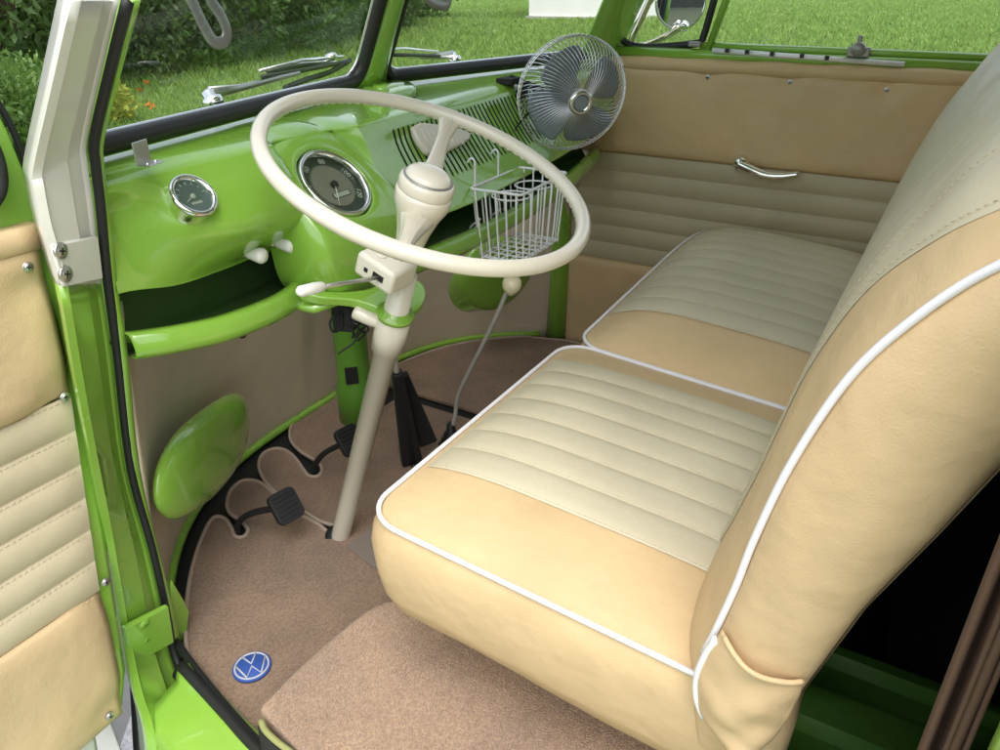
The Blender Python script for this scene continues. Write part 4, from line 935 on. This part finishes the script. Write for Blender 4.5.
# ================================================================== FAN
FC = V(CAM+1.60*ray(573, 95)); 
vdir = (V(CAM)-FC).normalized(); rgt = V(CR); upc = V(CU)
FN = (vdir+rgt*.42-upc*.42).normalized()
fan = empty('fan', FC+V((0, .04, -.12)), 'round chrome-wire fan with smoky grey blades on the far end of the dash', 'fan')
fu, fv, _ = frame(FN)
def fp(a, r, h): return FC+FN*h+(fu*math.cos(a)+fv*math.sin(a))*r
FR = .118
mb = MB(); NW = 72
for k in range(NW):
    a0 = 2*math.pi*k/NW; pts = []
    for s, rr_, h in ((0, .022, .046), (.15, .035, .0455), (.3, .058, .043), (.5, .083, .036), (.7, .104, .022), (.85, .115, .008), (1, .1185, -.006)): pts.append(fp(a0+.55*s, rr_, h))
    tube(mb, smooth_path(pts, 2), .00075, 4)
mb.build('front_guard', CHROME, fan)
mb = MB()
for k in range(NW):
    a0 = 2*math.pi*k/NW; pts = []
    for s, rr_, h in ((0, .120, .004), (.25, .1195, -.014), (.5, .108, -.032), (.75, .075, -.044), (1, .035, -.048)): pts.append(fp(a0-.50*s, rr_, h))
    tube(mb, smooth_path(pts, 2), .00075, 4)
mb.build('rear_guard', CHROME, fan)
mb = MB()
for rr_, h in ((.119, -.005), (.119, .003)): tube(mb, [fp(2*math.pi*k/64, rr_, h) for k in range(64)], .0012, 6, closed=True)
for rr_, h in ((.025, .046),): tube(mb, [fp(2*math.pi*k/48, rr_, h) for k in range(48)], .0009, 5, closed=True)
mb.build('guard_ring', CHROME, fan)
mb = MB(); lathe(mb, FC, FN, [(.026, .040), (.026, .048), (.0245, .052), (.020, .0535), (.0165, .051), (.015, .050)], 36); mb.f = mb.f; mb.build('hub_badge', CHROME, fan)
mb = MB(); lathe(mb, FC, FN, [(.0150, .0505), (.0150, .0525)], 32); mb.build('badge_disc', mat('blue_grey_badge', (.30, .36, .42), .25, metal=.5), fan, smooth=False)
for k in range(4):
    a0 = 2*math.pi*k/4+.5
    def bl(u_, v_, a0=a0):
        r_ = .016+.086*v_; wdt = (.68+.12*v_)*(1-.25*v_**4); a = a0+(u_-.5)*2*wdt*.92; return fp(a, r_*(1-.04*(2*u_-1)**4), .012+.020*(u_-.5)*1.6)
    mb = MB(); grid(mb, bl, 14, 12); mb.build('blade', BLADE, fan, solid=.0015)
mb = MB(); lathe(mb, FC, FN, [(.016, .002), (.018, .01), (.018, .026), (.012, .030)], 24); mb.build('blade_hub', BLADE, fan)
mb = MB(); lathe(mb, FC, FN, [(.012, -.125), (.026, -.118), (.032, -.10), (.034, -.06), (.034, -.05), (.020, -.046)], 28); mb.build('motor_housing', mat('blue_grey_motor', (.22, .27, .33), .25, coat=.5), fan)
fb = hit(519, 97, 'y', .352); mb = MB(); tube(mb, [FC-FN*.085, FC-FN*.085+V((0, 0, -.03)), V((FC.x-.02, .355, .80))], .008, 10); box(mb, V((FC.x-.02, .355, .795)), (.05, .04, .012)); mb.build('stand', BLACKM, fan, bevel=.002, autosmooth=40)
mb = MB(); lathe(mb, hit(522, 92, 'y', .30), (-.6, -.5, .2), [(.008, -.014), (.012, -.012), (.012, .008), (.009, .012)], 20); mb.build('tilt_knob', BLACKM, fan)
mb = MB(); tube(mb, smooth_path([FC-FN*.09, hit(516, 128, 'y', .30), hit(520, 145, 'y', .29), hit(523, 165, 'y', .28), hit(528, 190, 'y', .34)], 6), .0022, 6); mb.build('cord', BLACKM, fan)

# ================================================================== WIRE BASKET
bk0 = empty('wire_basket', (.10, .20, .51), 'small white wire cup-holder basket hooked on the dash shelf', 'basket')
ZT, ZB = .648, .515
bl_, bf_, br_, bb_ = [hit(x, y, 'z', ZT) for x, y in ((470, 189), (521, 195), (568, 173), (519, 167))]
# squared up
C0 = (bl_+bf_+br_+bb_)/4; ex_ = ((bb_-bl_)+(br_-bf_)).normalized(); ey_ = V((-ex_.y, ex_.x, 0)); hxw = ((bb_-bl_).length+(br_-bf_).length)/4; hyw = ((bf_-bl_).length+(br_-bb_).length)/4
def bp_(a, b, z, s=1): return V((C0.x, C0.y, z))+ex_*hxw*a*s+ey_*hyw*b*s
mb = MB(); rr = [bp_(a, b, ZT) for a, b in rrect(0, 0, 1, 1, .12, 4)]; tube(mb, rr, .0026, 8, closed=True)
rl = [bp_(a, b, ZB, .84) for a, b in rrect(0, 0, 1, 1, .12, 4)]; mb.build('rim_wire', WIREW, bk0)
mb = MB(); tube(mb, rl, .0018, 6, closed=True)
for k in range(7):
    a = -.9+1.8*k/6; tube(mb, smooth_path([bp_(a, 1, ZT), bp_(a, 1, ZB+.012, .87), bp_(a, .92, ZB, .84), bp_(a, -.92, ZB, .84), bp_(a, -1, ZB+.012, .87), bp_(a, -1, ZT)], 3), .0018, 6)
for k in range(5):
    b = -.8+1.6*k/4; tube(mb, smooth_path([bp_(1, b, ZT), bp_(1, b, ZB+.012, .87), bp_(.92, b, ZB, .84), bp_(-.92, b, ZB, .84), bp_(-1, b, ZB+.012, .87), bp_(-1, b, ZT)], 3), .0018, 6)
mb.build('wire_cage', WIREW, bk0)
for a in (-.48, .45):
    mb = MB(); c = bp_(a, -.10, ZT-.018); tube(mb, [c+(ex_*math.cos(t)+ey_*math.sin(t))*.036 for t in np.linspace(0, 2*math.pi, 32, endpoint=False)], .0018, 6, closed=True); mb.build('cup_ring', WIREW, bk0)
for a in (-.80, .10):
    mb = MB(); p = bp_(a, 1, ZT); tube(mb, smooth_path([bp_(a, 1, ZB+.07, .9)+ey_*.0, bp_(a, 1, ZB+.045, .9)+ey_*.025, bp_(a, 1, ZB+.02, .88), p+V((0, 0, -.03)), p, p+V((0, 0, .044)), p+V((0, 0, .050))+ey_*.008, p+V((0, 0, .042))+ey_*.016], 4), .0020, 6); mb.build('hook', WIREW, bk0)

# ================================================================== OUTSIDE
def gz(x, y):
    r = math.hypot(x*.8, y-.0); t = min(1, max(0, (r-1.6)/2.2)); t = t*t*(3-2*t); return -.55+.55*t+.04*math.sin(x*.9)*math.sin(y*.7)*t
mb = MB(); xsG = list(np.linspace(-120, -12, 10))+list(np.linspace(-10, 20, 91))+list(np.linspace(22, 160, 16)); ysG = list(np.linspace(-120, -12, 10))+list(np.linspace(-10, 20, 91))+list(np.linspace(22, 160, 16))
mb.add([V((x, y, gz(x, y))) for y in ysG for x in xsG], [(j*len(xsG)+i, j*len(xsG)+i+1, (j+1)*len(xsG)+i+1, (j+1)*len(xsG)+i) for j in range(len(ysG)-1) for i in range(len(xsG)-1)])
lw = mb.build('lawn', LAWN, None, at=(0, 0, 0)); tag(lw, 'bright green lawn beyond the windscreen', 'lawn', kind='structure')
mb = MB(); mb.add([V((-4, -6, -.545)), V((1.3, -6, -.545)), V((1.3, 1.35, -.545)), V((-4, 1.35, -.545))], [(0, 1, 2, 3)])
rd = mb.build('driveway', ROAD, None, smooth=False); tag(rd, 'pale gravel driveway under the open door', 'driveway', kind='structure')
# grass blades
def blades(name, n, rmin, rmax, a0, a1, h, w, m, label, pw=1.0, excl=None):
    rr_ = rmin+(rmax-rmin)*rng.random(n)**pw; aa = R(a0)+R(a1-a0)*rng.random(n)
    x = CAM[0]+rr_*np.sin(aa); y = CAM[1]+rr_*np.cos(aa)
    ok = (np.abs(x) > 1.5) | (y > 1.6); x, y, rr_ = x[ok], y[ok], rr_[ok]; n = len(x)
    t = np.clip((np.hypot(x*.8, y)-1.6)/2.2, 0, 1); t = t*t*(3-2*t); z = -.55+.55*t+.04*np.sin(x*.9)*np.sin(y*.7)*t
    sc = np.maximum(1, rr_/6); hh = h*(.5+rng.random(n))*np.minimum(sc, 2.2); ww = w*sc*(.6+.8*rng.random(n)); th = rng.random(n)*2*np.pi; lean = hh*(.2+.6*rng.random(n)); la = rng.random(n)*2*np.pi
    v = np.empty((n, 4, 3)); dx, dy = np.cos(th)*ww/2, np.sin(th)*ww/2
    v[:, 0] = np.c_[x-dx, y-dy, z-.01]; v[:, 1] = np.c_[x+dx, y+dy, z-.01]; v[:, 2] = np.c_[x+dx*.6+lean*np.cos(la)*.35, y+dy*.6+lean*np.sin(la)*.35, z+hh*.6]; v[:, 3] = np.c_[x+lean*np.cos(la), y+lean*np.sin(la), z+hh]
    me = bpy.data.meshes.new(name); me.vertices.add(4*n); me.vertices.foreach_set('co', v.ravel()); me.loops.add(4*n); me.polygons.add(n)
    me.loops.foreach_set('vertex_index', np.arange(4*n)); me.polygons.foreach_set('loop_start', np.arange(n)*4); me.polygons.foreach_set('loop_total', np.full(n, 4)); me.materials.append(m); me.update(calc_edges=True)
    o = bpy.data.objects.new(name, me); link(o); return tag(o, label, 'grass', kind='stuff')
blades('grass_blades', 330000, 2.6, 45, 20, 100, .038, .006, GRASSM, 'short green grass blades covering the lawn', 1.5)
# shrubs
def leaves_mesh(name, n, rx, ry, rz, size, m, seed):
    g = np.random.default_rng(seed); d = g.normal(size=(n, 3)); d /= np.linalg.norm(d, axis=1)[:, None]; rr_ = .55+.5*g.random(n)**.45
    lump = 1+.16*np.sin(d[:, 0]*7+seed)*np.cos(d[:, 1]*6+d[:, 2]*5)+.10*np.sin(d[:, 2]*13+d[:, 0]*11)
    p = d*(rr_*lump)[:, None]*np.array([rx, ry, rz]); p[:, 2] += rz; p[:, 2] = np.maximum(p[:, 2], .02+.1*g.random(n))
    ax = g.normal(size=(n, 3))+d*.8; ax /= np.linalg.norm(ax, axis=1)[:, None]; b = np.cross(ax, g.normal(size=(n, 3))); b /= np.linalg.norm(b, axis=1)[:, None]
    L = size*(.6+.8*g.random(n)); v = np.empty((n, 4, 3))
    nn = np.cross(ax, b)
    v[:, 0] = p; v[:, 1] = p+ax*(L*.5)[:, None]+b*(L*.22)[:, None]+nn*(L*.06)[:, None]; v[:, 2] = p+ax*L[:, None]; v[:, 3] = p+ax*(L*.5)[:, None]-b*(L*.22)[:, None]+nn*(L*.06)[:, None]
    me = bpy.data.meshes.new(name); me.vertices.add(4*n); me.vertices.foreach_set('co', v.ravel()); me.loops.add(4*n); me.polygons.add(n)
    me.loops.foreach_set('vertex_index', np.arange(4*n)); me.polygons.foreach_set('loop_start', np.arange(n)*4); me.polygons.foreach_set('loop_total', np.full(n, 4)); me.materials.append(m); me.update(calc_edges=True)
    return me
def stems_mesh(rx, ry, rz, seed):
    g = random.Random(seed); mb = MB()
    for k in range(7):
        a = g.random()*6.28; r_ = g.random()*.7; tip = V((rx*r_*math.cos(a), ry*r_*math.sin(a), rz*(1.0+.6*g.random()))); tube(mb, smooth_path([V((.08*math.cos(a), .08*math.sin(a), -.05)), tip*.5+V((0, 0, .05)), tip], 3), [.03*rz*(1-i/8)+.006 for i in range(7)], 6)
    me = bpy.data.meshes.new('stems'); me.from_pydata([tuple(v) for v in mb.v], [], mb.f); me.materials.append(BARK); me.update(); return me
hedge_me = [leaves_mesh('foliage', 15000, 1.35, 1.0, 1.35, .085, LEAF1, s) for s in (1, 2, 3)]
stem_me = [stems_mesh(1.1, .8, 1.2, s) for s in (1, 2, 3)]
low_me = [leaves_mesh('foliage', 6500, .52, .45, .27, .052, LEAF2, s) for s in (11, 12)]
lowstem = stems_mesh(.4, .35, .25, 5)
def shrub(name, x, y, me, sm, sc, rz, label, group, cat='shrub'):
    e = empty(name, (x, y, gz(x, y)), label, cat, group)
    for nm, d in (('crown', me), ('stems', sm)):
        o = bpy.data.objects.new(nm, d); link(o, None, V((x, y, gz(x, y)))); o.parent = e; o.matrix_parent_inverse = Matrix.Translation(-V((x, y, gz(x, y)))); o.scale = (sc, sc, sc); o.rotation_euler = (0, 0, rz)
    return e
pos = [(1.6, 7.6), (3.2, 7.7), (4.7, 8.0), (6.2, 8.3), (7.7, 8.9), (9.3, 9.6), (11.2, 10.5), (13.2, 11.5), (15.4, 12.6), (18.0, 13.8)]
names_ = ['at the far left edge', 'behind the white door post', 'just right of the white door post', 'behind the hanging grey bracket', 'right of the hanging grey bracket', 'above the wipers', 'left of the windscreen centre post', 'behind the windscreen centre post', 'right of the windscreen centre post', 'nearest the white building']
for i, ((x, y), nm) in enumerate(zip(pos, names_)):
    shrub('hedge_shrub', x, y, hedge_me[i % 3], stem_me[i % 3], 1.0+.12*(i % 2), i*1.3, 'dark green hedge shrub '+nm, 'hedge shrubs along the lawn')
lows = [(.25, 4.55), (.75, 4.35), (1.25, 4.55), (.9, 5.3), (1.75, 5.2), (.2, 5.5), (1.5, 6.0)]
ln_ = ['low bush nearest the open door window', 'low bush with orange blooms left of the white post', 'low bush behind the white post', 'low bush behind the nearest ones', 'low bush right of the white post', 'low bush at the left edge of the photo', 'low bush furthest back before the hedge']
for i, ((x, y), nm) in enumerate(zip(lows, ln_)): shrub('low_bush', x, y, low_me[i % 2], lowstem, 1.0, i*2.1, nm+', light green', 'low bushes beside the lawn')
ym = leaves_mesh('foliage', 900, .16, .16, .15, .05, LEAF3, 31); yx, yy = [float(k) for k in hit(118, 140, 'z', -.15)[:2]]
shrub('yellow_plant', yx, yy, ym, stems_mesh(.1, .1, .12, 8), 1.0, 0, 'small plant with yellowish leaves right behind the door post', None, 'plant')
# orange blooms
def bloom_me():
    mb = MB()
    for k in range(9):
        a = k*2.4; d = V((math.cos(a), math.sin(a), .35+.3*(k % 3))).normalized(); s = V((-math.sin(a), math.cos(a), 0)); mb.add([V((0, 0, 0)), d*.03+s*.016, d*.05, d*.03-s*.016], [(0, 1, 2, 3)])
    me = bpy.data.meshes.new('bloom'); me.from_pydata([tuple(v) for v in mb.v], [], mb.f); me.materials.append(ORANGE); me.update(); return me
bm_ = bloom_me()
for (px, py, z, lb) in ((146, 84, .05, 'small faint orange bloom above its neighbours near the green post'), (43, 97, .22, 'orange bloom left of the white post'), (38, 99, .2, 'orange bloom on the leftmost bush edge'), (119, 92, .10, 'orange bloom highest beside the green post flange'), (139, 91, .06, 'orange bloom second from the green post flange'), (150, 105, 0.02, 'orange bloom nearest the screen rubber'), (154, 108, 0.0, 'orange bloom lowest by the screen rubber')):
    d = ray(px, py); t = (z-CAM[2])/d[2]; p = V(CAM+t*d); o = bpy.data.objects.new('orange_bloom', bm_); link(o, None, p); o.rotation_euler = (random.random(), random.random(), random.random()*6); o.scale = (.9, .9, .9); tag(o, lb, 'flower', 'orange blooms beside the lawn')
# white building at the far end
wbx = 19.5
bd_ = empty('white_building', (wbx, 9, 0), 'white walled building across the lawn at the top of the photo', 'building')
y0 = hit(640, 8, 'x', wbx).y; y1 = hit(529, 8, 'x', wbx).y; ym_ = (y0+y1)/2; yl = y1-y0
mb = MB(); box(mb, (wbx+2, ym_, 1.55), (4, yl, 3.3)); mb.build('wall', PLASTER, bd_, smooth=False)
mb = MB(); box(mb, (wbx+2, ym_, 3.3), (4.6, yl+.6, .2)); mb.build('roof', mat('grey_roof', (.2, .19, .18), .8), bd_, smooth=False)
mb = MB(); box(mb, (wbx-.04, ym_, .0), (.12, yl+.1, .16)); mb.build('plinth', mat('concrete_plinth', (.4, .39, .37), .9), bd_, smooth=False)

# ================================================================== LIGHT
SUN_EL, SUN_AZ = R(62), R(235)   # from behind-left, veiled
w = bpy.data.worlds.new('World'); S.world = w; w.use_nodes = True; nt = w.node_tree; bg = nt.nodes['Background']
sk = nt.nodes.new('ShaderNodeTexSky'); sk.sky_type = 'NISHITA'; sk.sun_disc = False; sk.sun_elevation = SUN_EL; sk.sun_rotation = SUN_AZ; sk.air_density = 1.0; sk.dust_density = 3.5; sk.ozone_density = 1
hs = nt.nodes.new('ShaderNodeHueSaturation'); hs.inputs['Saturation'].default_value = .42; nt.links.new(sk.outputs[0], hs.inputs['Color']); nt.links.new(hs.outputs[0], bg.inputs[0]); bg.inputs[1].default_value = .15
sl = bpy.data.lights.new('sun', 'SUN'); so_ = bpy.data.objects.new('sun', sl); COL.objects.link(so_)
sd = V((math.sin(SUN_AZ)*math.cos(SUN_EL), math.cos(SUN_AZ)*math.cos(SUN_EL), math.sin(SUN_EL)))
so_.rotation_euler = (-sd).to_track_quat('-Z', 'Y').to_euler(); sl.energy = .5; sl.angle = R(50); sl.color = (1, .96, .88)
S.view_settings.view_transform = 'Standard'; S.view_settings.look = 'None'; S.view_settings.exposure = 1.22; S.view_settings.gamma = 1
S.render.engine = 'CYCLES'; S.cycles.max_bounces = 12; S.cycles.diffuse_bounces = 8; S.cycles.transparent_max_bounces = 16
S.render.resolution_x = 1024; S.render.resolution_y = 768
for m in bpy.data.materials: m.use_fake_user = False
